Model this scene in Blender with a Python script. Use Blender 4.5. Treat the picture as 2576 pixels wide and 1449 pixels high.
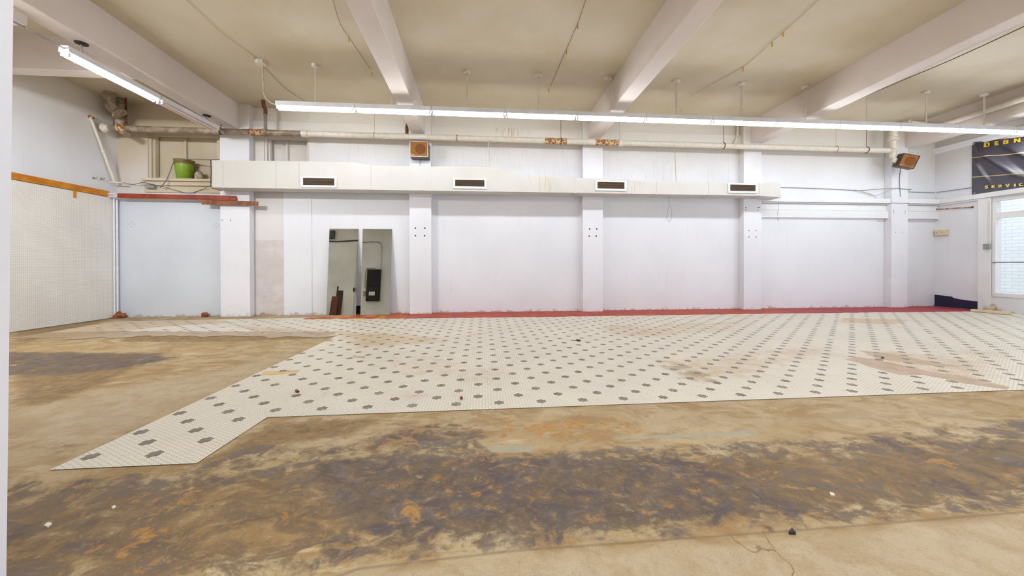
import bpy, bmesh, math, random
import numpy as np
from mathutils import Vector, Matrix
random.seed(7)
for o in list(bpy.data.objects): bpy.data.objects.remove(o)
C = bpy.context.scene.collection

# ------------------------------------------------------------------ camera
TH, PH, RO, FPX, CY, H = .0866, -.0041, -.0022, 913.6, 671.6, 1.02
fwd = np.array([math.sin(TH)*math.cos(PH), math.cos(TH)*math.cos(PH), math.sin(PH)])
_r = np.array([math.cos(TH), -math.sin(TH), 0.]); _u = np.cross(_r, fwd)
RR = math.cos(RO)*_r+math.sin(RO)*_u; RU = -math.sin(RO)*_r+math.cos(RO)*_u
C0 = np.array([0, 0, H])
cam = bpy.data.cameras.new('camera'); co = bpy.data.objects.new('camera', cam); C.objects.link(co)
m = Matrix.Identity(4)
for i in range(3):
    m[i][0] = RR[i]; m[i][1] = RU[i]; m[i][2] = -fwd[i]; m[i][3] = C0[i]
co.matrix_world = m
cam.sensor_fit = 'HORIZONTAL'; cam.sensor_width = 36
cam.lens = FPX/2576*36
cam.shift_y = -(724.5-CY)/2576
cam.clip_start = .02
S = bpy.context.scene; S.camera = co
S.view_settings.view_transform = 'Standard'; S.view_settings.look = 'None'
S.view_settings.gamma = 1; S.view_settings.use_curve_mapping = False
S.view_settings.exposure = 0.1

# ------------------------------------------------------------------ light
w = bpy.data.worlds.new('world'); S.world = w; w.use_nodes = True
bg = w.node_tree.nodes['Background']; bg.inputs[0].default_value = (.78, .88, 1, 1); bg.inputs[1].default_value = 1.3
TUBE = 38.0
def area(name, loc, rot, sx, sy, power, col=(1, 1, 1)):
    l = bpy.data.lights.new(name, 'AREA'); l.shape = 'RECTANGLE'; l.size = sx; l.size_y = sy
    l.energy = power; l.color = col
    o = bpy.data.objects.new(name, l); C.objects.link(o); o.location = loc; o.rotation_euler = rot
    return o
# unseen strip rows overhead and behind the camera, added left-side fill, and the shop front's daylight
area('unseen_strip_fill', (3.6, .6, 3.66), (0, 0, 0), 13, .14, 170, (.92, .96, 1))
area('unseen_strip_fill', (3.6, -3.4, 3.66), (0, 0, 0), 13, .14, 200, (.92, .96, 1))
area('unseen_strip_fill', (-5.6, 2.5, 3.6), (math.radians(58), 0, 0), 1.3, .14, 150, (.92, .96, 1))  # added fill lamp, tilted at the back wall to brighten the left side
area('unseen_strip_fill', (-4.0, -1.5, 3.6), (0, 0, 0), .14, 4, 60, (.92, .96, 1))
area('shop_window_light', (10.9, -.4, 1.55), (0, math.radians(116), 0), 2.4, 8, 330, (.66, .78, 1))
area('alley_daylight', (11.9, 5.2, 3.6), (0, math.radians(-35), 0), 1.2, 5, 60, (.86, .93, 1))

# ------------------------------------------------------------------ tracing helpers: a photo point on a real plane
def ray(x, y): return RR*(x-1288)/FPX+RU*(CY-y)/FPX+fwd
def onZ(x, y, z=0.): d = ray(x, y); return Vector(C0+(z-H)/d[2]*d)
def onY(x, y, Y): d = ray(x, y); return Vector(C0+d*Y/d[1])
def onX(x, y, X): d = ray(x, y); return Vector(C0+d*X/d[0])
W, PF, XL, XR, YB = 7.90, 7.745, -7.22, 11.0, -5.0
SL = .0209
def ceil_z(Y): return 4.27+SL*(W-Y)
def beam_z(Y): return 3.775+SL*(PF-Y)
def onCeil(x, y, z0=4.27):
    d = ray(x, y); n = np.array([0, SL, 1.]); t = (z0+SL*W-H)/(d@n); return Vector(C0+t*d)

# ------------------------------------------------------------------ materials
def srgb(r, g, b):
    f = lambda c: ((c/255+.055)/1.055)**2.4 if c > 10 else c/255/12.92
    return (f(r), f(g), f(b), 1)
class NT:
    def __init__(s, name, rough=.6, metal=0., spec=.5):
        s.m = bpy.data.materials.new(name); s.m.use_nodes = True; s.t = s.m.node_tree
        s.b = s.t.nodes['Principled BSDF']
        s.b.inputs['Roughness'].default_value = rough; s.b.inputs['Metallic'].default_value = metal
        s.b.inputs['Specular IOR Level'].default_value = spec
    def n(s, typ, **k):
        x = s.t.nodes.new(typ)
        for a, b in k.items(): setattr(x, a, b)
        return x
    def put(s, sock, v):
        if hasattr(v, 'is_linked') or hasattr(v, 'links'): s.t.links.new(v, sock)
        else: sock.default_value = v
    def pos(s, scale=(1, 1, 1), obj=False):
        src = s.n('ShaderNodeTexCoord').outputs['Object'] if obj else s.n('ShaderNodeNewGeometry').outputs['Position']
        v = s.n('ShaderNodeVectorMath', operation='MULTIPLY'); s.put(v.inputs[0], src); v.inputs[1].default_value = scale
        return v.outputs[0]
    def noise(s, vec, scale=5, detail=4, rough=.55, dist=0):
        x = s.n('ShaderNodeTexNoise'); s.put(x.inputs['Vector'], vec); x.inputs['Scale'].default_value = scale
        x.inputs['Detail'].default_value = detail; x.inputs['Roughness'].default_value = rough; x.inputs['Distortion'].default_value = dist
        return x.outputs['Fac']
    def math(s, op, a, b=0., c=0., clamp=False):
        x = s.n('ShaderNodeMath', operation=op, use_clamp=clamp); s.put(x.inputs[0], a); s.put(x.inputs[1], b)
        if op in ('MULTIPLY_ADD', 'SMOOTH_MIN'): s.put(x.inputs[2], c)
        return x.outputs[0]
    def ramp(s, v, lo, hi, a=0., b=1.):
        x = s.n('ShaderNodeMapRange', interpolation_type='SMOOTHSTEP'); s.put(x.inputs[0], v)
        x.inputs[1].default_value = lo; x.inputs[2].default_value = hi; x.inputs[3].default_value = a; x.inputs[4].default_value = b
        return x.outputs[0]
    def mix(s, f, a, b, mode='MIX'):
        x = s.n('ShaderNodeMix', data_type='RGBA', blend_type=mode)
        s.put(x.inputs[0], f); s.put(x.inputs[6], a); s.put(x.inputs[7], b); return x.outputs[2]
    def sep(s, v):
        x = s.n('ShaderNodeSeparateXYZ'); s.put(x.inputs[0], v); return x.outputs
    def attr(s, name):
        x = s.n('ShaderNodeAttribute'); x.attribute_name = name
        y = s.n('ShaderNodeSeparateColor'); s.put(y.inputs[0], x.outputs['Color']); return y.outputs[0], y.outputs[1], y.outputs[2]
    def bump(s, h, strength=.3, dist=.01):
        x = s.n('ShaderNodeBump'); s.put(x.inputs['Height'], h); x.inputs['Strength'].default_value = strength
        x.inputs['Distance'].default_value = dist; s.t.links.new(x.outputs[0], s.b.inputs['Normal'])
    def col(s, c): s.put(s.b.inputs['Base Color'], c); return s
def simple(name, rgb, rough=.6, metal=0., var=.0, scale=8, rgb2=None, spec=.5, obj=True, lo=.35, hi=.65):
    t = NT(name, rough, metal, spec)
    if rgb2 is None: rgb2 = tuple(c*(1-var) for c in rgb)
    f = t.ramp(t.noise(t.pos(obj=obj), scale, 5), lo, hi)
    t.col(t.mix(f, srgb(*rgb), srgb(*rgb2))); return t.m
def paint(name, base, alt, streak=.25, dirt=.8, rough=.55, extra=None, upper=None, rusty=(), patch=None):
    t = NT(name, rough)
    P = t.pos(); z = t.sep(P)[2]
    c = t.mix(t.ramp(t.noise(P, .9, 4), .35, .7), srgb(*base), srgb(*alt))
    if upper:   # creamier tone towards the top of the wall
        f = t.ramp(t.math('ADD', z, t.noise(P, 1.3, 4, .6)), upper[1], upper[2])
        c = t.mix(f, c, srgb(*upper[0]))
    st = t.ramp(t.noise(t.pos((9, 9, .5)), 1.6, 5, .7), .58, .78, 0, streak)
    c = t.mix(st, c, srgb(196, 184, 158))
    for x0, x1, z0, z1, k in rusty:
        q = t.sep(P)
        mk = t.math('MULTIPLY', t.math('MULTIPLY', t.ramp(q[0], x0, x0+.15), t.ramp(q[0], x1-.15, x1, 1, 0)), t.math('MULTIPLY', t.ramp(z, z0, z0+.06), t.ramp(z, z1-.05, z1, 1, 0)))
        f = t.math('MULTIPLY', mk, t.ramp(t.noise(t.pos((22, 22, 1.2)), 1.4, 3, .6), .56, .68, 0, k))
        c = t.mix(f, c, srgb(176, 132, 72))
    if patch:
        f = t.math('MULTIPLY', t.ramp(t.math('ADD', z, t.math('MULTIPLY', t.noise(P, 3, 3), .03)), patch, patch+.012, 1, 0), t.ramp(t.noise(P, 4, 7, .7), .3, .6, .35, .9))
        c = t.mix(f, c, srgb(200, 190, 188))
        f = t.math('MULTIPLY', t.ramp(z, 0, 1.0, 1, 0), t.ramp(t.noise(P, 11, 8, .75), .6, .66, 0, .7)); c = t.mix(f, c, srgb(150, 128, 104))
    if dirt:
        zz = t.math('ADD', z, t.math('MULTIPLY', t.noise(P, 9, 6, .7), -.34))
        f = t.ramp(zz, -.17, -.13, dirt*.7, 0)
        c = t.mix(f, c, srgb(150, 112, 70))
        sp = t.ramp(t.noise(t.pos((1, 1, .6)), 26, 3, .6), .69, .76, 0, 1)
        f2 = t.math('MULTIPLY', sp, t.ramp(z, .1, .9, .55, 0))
        c = t.mix(f2, c, srgb(120, 100, 80))
    t.col(c)
    t.bump(t.noise(P, 30, 6, .6), .12, .004)
    return t.m
M = {}
M['wall'] = paint('wall_paint', (230, 231, 236), (224, 225, 230), upper=((216, 208, 194), 3.15, 4.9), rusty=[(.25, 1.15, 3.75, 4.02, .9), (-3, 6, 2.9, 3.8, .12)])
M['wall_blotchy'] = paint('wall_paint_blotchy', (218, 213, 212), (204, 197, 192), .4, 1., upper=((198, 182, 154), 2.9, 4.2))
M['wall_patched'] = paint('wall_paint_patched', (222, 217, 216), (208, 202, 198), .4, 1., upper=((214, 205, 192), 3.0, 4.6), patch=1.56)
M['wall_cream'] = paint('wall_paint_cream', (205, 192, 168), (190, 174, 144), .5, 0)
M['pillar'] = paint('pillar_paint', (232, 232, 237), (224, 224, 230), .12, .5, upper=((214, 206, 192), 3.6, 4.9))
M['ceiling'] = paint('ceiling_paint', (205, 193, 169), (194, 180, 150), .0, 0)
M['beam'] = paint('beam_paint', (222, 211, 204), (214, 202, 190), .0, 0)
M['trim'] = paint('trim_paint', (236, 236, 238), (226, 226, 226), .1, .3)
M['white'] = simple('white_enamel', (232, 232, 236), .4, var=.04)
M['duct'] = paint('duct_paint', (206, 203, 197), (198, 194, 185), .22, 0, .45, rusty=[(.8, 1.6, 2.3, 3, .5), (2.6, 3.6, 2.3, 3, .35)])
M['pipe_white'] = simple('pipe_paint', (222, 213, 198), .45, var=.05, scale=14)
M['pipe_grey'] = simple('pipe_bare', (176, 160, 138), .5, .2, scale=10, rgb2=(132, 116, 98))
M['rust'] = simple('rust', (140, 84, 40), .85, scale=22, rgb2=(205, 180, 140), lo=.45, hi=.58)
M['dark_rust'] = simple('dark_rust', (84, 48, 30), .85, scale=20, rgb2=(130, 70, 40))
M['chrome'] = simple('steel', (170, 170, 172), .3, .9, var=.1)
M['dark_metal'] = simple('dark_metal', (52, 44, 38), .5, .5, var=.2)
M['grey'] = simple('grey_plastic', (150, 152, 150), .5, var=.1)
M['cable_grey'] = simple('cable_grey', (120, 118, 112), .6, var=.1)
M['cord'] = simple('cord', (140, 122, 88), .6, var=.1)
M['cable_dark'] = simple('cable_dark', (70, 62, 52), .6, var=.1)
M['cable_cream'] = simple('cable_cream', (196, 180, 146), .6, var=.1)
M['yellow'] = simple('yellow_tie', (214, 178, 70), .5, var=.1)
M['orange_wood'] = simple('orange_wood', (214, 142, 36), .4, scale=6, rgb2=(188, 112, 20))
M['red_wood'] = simple('red_wood', (156, 62, 28), .5, scale=6, rgb2=(126, 44, 18))
M['brown_wood'] = simple('brown_wood', (150, 92, 46), .6, scale=9, rgb2=(112, 62, 28))
M['pale_wood'] = simple('pale_wood', (222, 206, 172), .6, scale=9, rgb2=(206, 186, 146))
M['dark_wood'] = simple('dark_wood', (88, 44, 26), .45, scale=7, rgb2=(60, 28, 18))
M['dark_wood2'] = simple('dark_wood_red', (110, 50, 28), .45, scale=7, rgb2=(84, 36, 20))
M['slat'] = simple('vent_slat', (112, 88, 60), .6, var=.1)
M['black'] = simple('black', (18, 16, 16), .6, var=.2)
M['hole'] = simple('dark_hole', (34, 30, 28), .9, var=.2)
M['green'] = simple('green_plastic', (128, 158, 30), .35, scale=3, rgb2=(112, 142, 22))
M['bucket_rim'] = simple('bucket_rim', (132, 104, 52), .5, scale=5, rgb2=(110, 88, 44))
M['speaker_box'] = simple('speaker_veneer', (92, 76, 66), .5, scale=12, rgb2=(72, 60, 52))
M['speaker_edge'] = simple('speaker_trim', (196, 188, 180), .4, .3, var=.1)
M['speaker_cloth'] = simple('speaker_cloth', (150, 98, 40), .9, scale=120, rgb2=(132, 82, 30))
M['speaker_cone'] = simple('speaker_cone', (118, 72, 26), .9, scale=120, rgb2=(102, 60, 20))
M['navy'] = simple('navy_paint', (24, 22, 66), .5, scale=6, rgb2=(16, 14, 46))
M['panel_grey'] = paint('panel_paint', (212, 217, 225), (204, 210, 218), .18, .75)
M['teal'] = simple('teal_box', (52, 76, 70), .5, var=.1)
M['dark_wood3'] = simple('dark_wood_brown', (60, 32, 22), .45, scale=7, rgb2=(44, 22, 16))
M['label'] = simple('label', (225, 225, 220), .6, var=.03)
M['brick_rubble'] = simple('brick_rubble', (176, 92, 44), .9, scale=20, rgb2=(84, 56, 40))
M['rubble_white'] = simple('plaster_rubble', (196, 184, 166), .9, scale=20, rgb2=(150, 130, 104))
M['chip_dark'] = simple('dark_chip', (58, 54, 62), .7, var=.2)
M['chip_white'] = simple('white_chip', (232, 226, 212), .7, var=.05)
M['stick'] = simple('stick', (214, 196, 160), .7, var=.1)
M['gold'] = simple('gold_letter', (238, 196, 40), .5, var=.05)
M['gold_pale'] = simple('gold_pale_letter', (236, 214, 120), .5, var=.05)
M['cream_line'] = simple('cream_line', (214, 190, 140), .5, var=.05)
# banner vinyl
t = NT('banner_vinyl', .38, 0, .9); t.col(t.mix(t.noise(t.pos(), 2), srgb(74, 69, 80), srgb(56, 51, 62))); M['banner'] = t.m
# emitting tube
t = NT('lit_tube'); t.b.inputs['Emission Color'].default_value = (.91, .955, 1, 1); t.b.inputs['Emission Strength'].default_value = TUBE
t.col((.9, .9, .9, 1)); M['tube'] = t.m
M['tube_off'] = simple('unlit_tube', (236, 214, 204), .2, var=.03)  # pinkish tint is the warm reflection on the tube, put into its colour
# mirror: silvered glass, slightly tarnished
t = NT('mirror', .012, 1.); t.col(t.mix(t.ramp(t.noise(t.pos(), 3), .3, .7), srgb(206, 208, 196), srgb(196, 198, 184))); M['mirror'] = t.m
# window glass
t = NT('window_glass', 0.); tr = t.n('ShaderNodeBsdfTransparent'); gl = t.n('ShaderNodeBsdfGlossy'); gl.inputs['Roughness'].default_value = 0
mx = t.n('ShaderNodeMixShader'); mx.inputs[0].default_value = .06; t.t.links.new(tr.outputs[0], mx.inputs[1]); t.t.links.new(gl.outputs[0], mx.inputs[2])
t.t.links.new(mx.outputs[0], t.t.nodes['Material Output'].inputs[0]); M['glass'] = t.m
# white painted brick
t = NT('white_brick', .8); bt = t.n('ShaderNodeTexBrick')
P = t.sep(t.pos()); cb = t.n('ShaderNodeCombineXYZ'); t.put(cb.inputs[0], P[1]); t.put(cb.inputs[1], P[2])
t.put(bt.inputs['Vector'], cb.outputs[0]); bt.inputs['Scale'].default_value = 1; bt.inputs['Brick Width'].default_value = .23; bt.inputs['Row Height'].default_value = .085
bt.inputs['Mortar Size'].default_value = .004; bt.inputs['Color1'].default_value = srgb(242, 243, 240); bt.inputs['Color2'].default_value = srgb(236, 238, 236); bt.inputs['Mortar'].default_value = srgb(200, 204, 204)
t.col(bt.outputs[0]); M['brick'] = t.m
# pegboard with its rows of holes
t = NT('pegboard', .5); P = t.sep(t.pos())
def frac(t, v, s): return t.math('SUBTRACT', t.math('FRACT', t.math('MULTIPLY', v, 1/s)), .5)
fy = frac(t, P[1], .0254); fz = frac(t, P[2], .0254)
d = t.math('SQRT', t.math('ADD', t.math('MULTIPLY', fy, fy), t.math('MULTIPLY', fz, fz)))
hole = t.ramp(d, .12, .17, 1, 0)
base = t.mix(t.ramp(t.noise(t.pos(), 1.2, 4), .35, .7), srgb(238, 234, 226), srgb(228, 224, 216))
t.col(t.mix(hole, base, srgb(160, 154, 146))); M['pegboard'] = t.m
# pale blue-white red painted strip
t = NT('red_strip', .55); P = t.pos()
c = t.mix(t.ramp(t.noise(P, 5, 5), .4, .6), srgb(172, 60, 18), srgb(148, 40, 14))
c = t.mix(t.ramp(t.sep(P)[0], 5.5, 8.5), c, srgb(150, 20, 44))
c = t.mix(t.ramp(t.noise(t.pos((.6, 3, 1)), 9, 6, .7), .62, .7, 0, .9), c, srgb(206, 160, 96))
yl = t.math('MULTIPLY', t.ramp(t.sep(P)[0], -2.2, -1.0, 1, 0), t.ramp(t.noise(t.pos((1, 3, 1)), 3.5, 4), .5, .58))
c = t.mix(yl, c, srgb(196, 150, 40)); t.col(c); M['red_strip'] = t.m
# concrete floor: masks painted per vertex, edges broken up by noise
t = NT('concrete_floor', .62, 0, .35); P = t.pos()
Dk, Or, Pl = t.attr('stain_a'); Br, Gy, Cr = t.attr('stain_b')
n1 = t.noise(P, 1.1, 6, .6, .4); n2 = t.noise(P, 5.5, 8, .68, .6); n3 = t.noise(P, 26, 8, .7); n4 = t.noise(t.pos((1, 1.6, 1)), 2.7, 8, .66, 1.2); n5 = t.noise(P, 90, 4, .7)
c = t.mix(t.ramp(n1, .3, .7), srgb(172, 146, 102), srgb(190, 170, 134))
c = t.mix(t.ramp(n4, .43, .60, 0, .85), c, srgb(156, 124, 76))
c = t.mix(t.ramp(t.noise(t.pos((.5, 2.2, 1)), 3.4, 8, .72, .8), .54, .66, 0, .7), c, srgb(206, 188, 150))
c = t.mix(t.ramp(t.noise(t.pos((.5, 2.2, 1)), 7.4, 8, .72, .8), .58, .68, 0, .6), c, srgb(140, 106, 60))
c = t.mix(t.ramp(n2, .52, .66, 0, .45), c, srgb(190, 174, 146))
def thr(mask, nz, k=.9, lo=.42, hi=.58):
    v = t.math('ADD', mask, t.math('MULTIPLY', t.math('SUBTRACT', nz, .5), k)); return t.ramp(v, lo, hi)
def rng(a, b, wa): return t.math('ADD', t.math('MULTIPLY', a, wa), t.math('MULTIPLY', b, 1-wa))
n6 = t.noise(P, 13, 9, .72, .5); n7 = t.noise(t.pos((1, 1.5, 1)), 4.2, 9, .7, 1.0)
edge = t.ramp(Cr, .42, .58, 1, 0)
mixn = rng(n2, n3, .55); mixm = rng(n4, n3, .6)
c = t.mix(t.math('MULTIPLY', thr(Pl, rng(n1, n2, .5), 1.0, .3, .7), .85), c, t.mix(t.ramp(n2, .35, .65), srgb(194, 178, 148), srgb(180, 158, 124)))
bcol = t.mix(t.ramp(n6, .35, .62), srgb(104, 80, 48), srgb(158, 126, 76))
bcol = t.mix(t.ramp(n3, .52, .62, 0, .6), bcol, srgb(96, 86, 78))
c = t.mix(t.math('MULTIPLY', t.math('MULTIPLY', thr(Br, rng(n7, n6, .5), 1.8, .36, .62), .85), edge), c, bcol)
dk = t.math('MULTIPLY', thr(Dk, rng(n7, n6, .5), 2.6, .34, .68), edge)
dcol = t.mix(t.ramp(n6, .36, .64), srgb(84, 76, 74), srgb(122, 100, 72))
dcol = t.mix(t.ramp(n7, .50, .62, 0, .6), dcol, srgb(122, 112, 104))
dcol = t.mix(t.ramp(n4, .5, .62, 0, .7), dcol, srgb(78, 71, 76))
dcol = t.mix(t.ramp(n5, .6, .72, 0, .5), dcol, srgb(170, 150, 120))
c = t.mix(dk, c, dcol)
c = t.mix(t.math('MULTIPLY', thr(Or, rng(n7, n6, .45), 2.8, .56, .74), t.math('MULTIPLY', edge, .85)), c, t.mix(t.ramp(n3, .4, .6), srgb(192, 146, 74), srgb(168, 120, 56)))
c = t.mix(t.math('MULTIPLY', thr(Gy, n2, .7, .4, .55), .9), c, srgb(170, 164, 140))
jl_ = t.math('MULTIPLY', t.ramp(Cr, .30, .45), t.ramp(Cr, .5, .65, 1, 0))
c = t.mix(t.math('MULTIPLY', jl_, .45), c, srgb(104, 92, 78))
c = t.mix(t.ramp(n5, .66, .74, 0, .5), c, srgb(216, 200, 170))
c = t.mix(t.ramp(t.noise(P, 160, 3, .7), .35, .65, .16, 0), c, srgb(70, 52, 34))
c = t.mix(t.ramp(n3, .3, .5, .22, 0), c, srgb(110, 84, 56))
vor = t.n('ShaderNodeTexVoronoi', feature='DISTANCE_TO_EDGE'); wv = t.n('ShaderNodeVectorMath', operation='ADD')
nn = t.n('ShaderNodeTexNoise'); t.put(nn.inputs['Vector'], P); nn.inputs['Scale'].default_value = 3; nn.inputs['Detail'].default_value = 6
sc = t.n('ShaderNodeVectorMath', operation='SCALE'); t.put(sc.inputs[0], nn.outputs['Color']); sc.inputs['Scale'].default_value = .5
t.put(wv.inputs[0], P); t.put(wv.inputs[1], sc.outputs[0]); t.put(vor.inputs['Vector'], wv.outputs[0]); vor.inputs['Scale'].default_value = .9
crk = t.math('MULTIPLY', t.ramp(vor.outputs['Distance'], .001, .006, 1, 0), Cr)
c = t.mix(t.math('MULTIPLY', crk, .75), c, srgb(120, 92, 58))
t.col(c); t.bump(rng(n2, n3, .4), .25, .006)
t.put(t.b.inputs['Roughness'], t.ramp(n2, .3, .7, .5, .75)); M['concrete'] = t.m
# hexagonal mosaic
COL = .02253; HP = COL/.8660254; OX, OY, AL = .1323*H, 2.632*H, -.005
t = NT('hex_mosaic', .42, 0, .5); P = t.pos()
mp = t.n('ShaderNodeMapping', vector_type='TEXTURE'); t.put(mp.inputs['Vector'], P); mp.inputs['Location'].default_value = (OX, OY, 0); mp.inputs['Rotation'].default_value = (0, 0, AL)
def hexd(off):
    a = t.n('ShaderNodeVectorMath', operation='ADD'); t.put(a.inputs[0], mp.outputs[0]); a.inputs[1].default_value = (off[0]+200*COL*2, off[1]+400*HP, 0)
    q = t.sep(a.outputs[0])
    x = t.math('SUBTRACT', t.math('MODULO', q[0], 2*COL), COL); y = t.math('SUBTRACT', t.math('MODULO', q[1], HP), HP/2)
    ax = t.math('ABSOLUTE', x); ay = t.math('ABSOLUTE', y)
    return t.math('MAXIMUM', ay, t.math('ADD', t.math('MULTIPLY', ay, .5), t.math('MULTIPLY', ax, .8660254)))
hd = t.math('MINIMUM', hexd((COL, HP/2)), hexd((0, 0)))
gr = t.ramp(hd, HP/2*.86, HP/2*.93)
Ty, Mi, Wh = t.attr('stain_a'); Gm, _a, _b = t.attr('stain_b')
n1 = t.noise(P, 1.4, 6, .6, .5); n2 = t.noise(P, 7, 7, .65, .5); n3 = t.noise(P, 40, 4, .6)
c = t.mix(t.ramp(n1, .3, .7), srgb(230, 222, 204), srgb(222, 214, 198))
c = t.mix(t.ramp(n2, .5, .75, 0, .4), c, srgb(206, 190, 158))
c = t.mix(t.math('MULTIPLY', gr, .62), c, srgb(124, 112, 98))
c = t.mix(t.math('MULTIPLY', thr(Ty, rng(n1, n2, .35), 1.1, .35, .75), .6), c, srgb(190, 158, 104), )
dirt = t.math('MULTIPLY', thr(Gm, n2, 1.0, .35, .7), .75)
c = t.mix(dirt, c, srgb(150, 118, 76))
c = t.mix(thr(Mi, n2, .5, .46, .52), c, t.mix(t.ramp(n2, .35, .65), srgb(176, 148, 116), srgb(192, 168, 140)))
c = t.mix(t.math('MULTIPLY', thr(Wh, n2, .8, .4, .6), .9), c, t.mix(t.ramp(n2, .4, .6), srgb(214, 186, 120), srgb(190, 150, 80)))
t.col(c); t.bump(t.math('MULTIPLY', gr, -1.), .3, .002); M['mosaic'] = t.m
t = NT('mosaic_flower_tile', .45); n2 = t.noise(t.pos(), 9, 5); t.col(t.mix(t.ramp(n2, .4, .65), srgb(116, 106, 92), srgb(140, 130, 114))); M['flower'] = t.m

# ------------------------------------------------------------------ mesh helpers
class MB:
    def __init__(s): s.v = []; s.f = []; s.mi = []; s.k = 0; s.smooth = False
    def add(s, vs, fs):
        b = len(s.v); s.v += [tuple(v) for v in vs]; s.f += [tuple(b+i for i in f) for f in fs]; s.mi += [s.k]*len(fs); return s
    def box(s, x0, x1, y0, y1, z0, z1):
        return s.hexa([(x0, y0, z0), (x1, y0, z0), (x1, y1, z0), (x0, y1, z0), (x0, y0, z1), (x1, y0, z1), (x1, y1, z1), (x0, y1, z1)])
    def hexa(s, v): return s.add(v, [(0, 3, 2, 1), (4, 5, 6, 7), (0, 1, 5, 4), (1, 2, 6, 5), (2, 3, 7, 6), (3, 0, 4, 7)])
    def prism(s, poly, off):   # polygon of 3-D points extruded by off
        n = len(poly); a = [Vector(p) for p in poly]; b = [p+Vector(off) for p in a]
        return s.add(a+b, [tuple(range(n))[::-1], tuple(range(n, 2*n))]+[(i, (i+1) % n, n+(i+1) % n, n+i) for i in range(n)])
    def bar(s, a, b, w_, h_, up=(0, 0, 1)):
        a = Vector(a); b = Vector(b); d = (b-a).normalized(); x = d.cross(Vector(up)).normalized(); y = x.cross(d)
        vs = [p+x*i*w_/2+y*j*h_/2 for p in (a, b) for i, j in ((-1, -1), (1, -1), (1, 1), (-1, 1))]
        return s.add(vs, [(0, 1, 2, 3), (7, 6, 5, 4)]+[(i, i+4, (i+1) % 4+4, (i+1) % 4) for i in range(4)])
    def tube(s, pts, r, n=10, caps=True):
        s.smooth = True
        pts = [Vector(p) for p in pts]; rs = r if isinstance(r, (list, tuple)) else [r]*len(pts)
        b = len(s.v); ref = None
        for i, p in enumerate(pts):
            d = (pts[min(i+1, len(pts)-1)]-pts[max(i-1, 0)]).normalized()
            if ref is None: ref = d.orthogonal().normalized()
            ref = (ref-d*ref.dot(d)).normalized(); q = d.cross(ref)
            for k in range(n):
                a = 2*math.pi*k/n; s.v.append(tuple(p+(ref*math.cos(a)+q*math.sin(a))*rs[i]))
        for i in range(len(pts)-1):
            for k in range(n):
                s.f.append((b+i*n+k, b+i*n+(k+1) % n, b+(i+1)*n+(k+1) % n, b+(i+1)*n+k)); s.mi.append(s.k)
        if caps:
            s.f.append(tuple(b+k for k in range(n))[::-1]); e = b+(len(pts)-1)*n; s.f.append(tuple(e+k for k in range(n))); s.mi += [s.k]*2
        return s
    def lathe(s, c, prof, n=20, ax=(0, 0, 1)):   # profile of (radius, height)
        c = Vector(c); ax = Vector(ax).normalized(); return s.tube2([c+ax*h for r, h in prof], [r for r, h in prof], ax, n)
    def tube2(s, pts, rs, ax, n):
        s.smooth = True; ref = ax.orthogonal().normalized(); q = ax.cross(ref); b = len(s.v)
        for p, r in zip(pts, rs):
            for k in range(n):
                a = 2*math.pi*k/n; s.v.append(tuple(p+(ref*math.cos(a)+q*math.sin(a))*max(r, 1e-4)))
        for i in range(len(pts)-1):
            for k in range(n):
                s.f.append((b+i*n+k, b+i*n+(k+1) % n, b+(i+1)*n+(k+1) % n, b+(i+1)*n+k)); s.mi.append(s.k)
        s.f.append(tuple(b+k for k in range(n))[::-1]); e = b+(len(pts)-1)*n; s.f.append(tuple(e+k for k in range(n))); s.mi += [s.k]*2
        return s
    def build(s, name, mat, parent=None, bevel=0., org=None, attrs=None):
        v = np.array(s.v)
        if org is None: org = Vector(((v[:, 0].min()+v[:, 0].max())/2, (v[:, 1].min()+v[:, 1].max())/2, v[:, 2].min()))
        org = Vector(org)
        me = bpy.data.meshes.new(name); me.from_pydata([tuple(Vector(p)-org) for p in s.v], [], s.f)
        for mm in (mat if isinstance(mat, list) else [mat]): me.materials.append(M[mm])
        if any(s.mi): me.polygons.foreach_set('material_index', s.mi)
        if not attrs:
            bm = bmesh.new(); bm.from_mesh(me); bmesh.ops.recalc_face_normals(bm, faces=bm.faces); bm.to_mesh(me); bm.free()
        for k, a in (attrs or {}).items():
            at = me.color_attributes.new(k, 'FLOAT_COLOR', 'POINT'); at.data.foreach_set('color', np.asarray(a, dtype=np.float32).ravel())
        o = bpy.data.objects.new(name, me); C.objects.link(o)
        if parent: o.parent = parent; o.location = org-worldloc(parent)
        else: o.location = org
        if s.smooth:
            me.polygons.foreach_set('use_smooth', [len(p.vertices) == 4 for p in me.polygons])
            me.set_sharp_from_angle(angle=math.radians(40))
        if bevel:
            b = o.modifiers.new('bevel', 'BEVEL'); b.width = bevel; b.segments = 2; b.limit_method = 'ANGLE'
        return o
def worldloc(o):
    v = Vector(o.location)
    while o.parent: o = o.parent; v += Vector(o.location)
    return v
def tag(o, label, cat, group=None, kind=None):
    o['label'] = label; o['category'] = cat
    if group: o['group'] = group
    if kind: o['kind'] = kind
    return o
def thing(name, label, cat, loc, group=None):
    o = bpy.data.objects.new(name, None); C.objects.link(o); o.location = loc; o.empty_display_size = .1
    return tag(o, label, cat, group)
def struct(o): o['kind'] = 'structure'; return o
def children(o): return [c for c in bpy.data.objects if c.parent == o]
def copy_tree(o, parent=None):
    c = o.copy(); C.objects.link(c); c.parent = parent
    for ch in children(o): copy_tree(ch, c)
    return c
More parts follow.
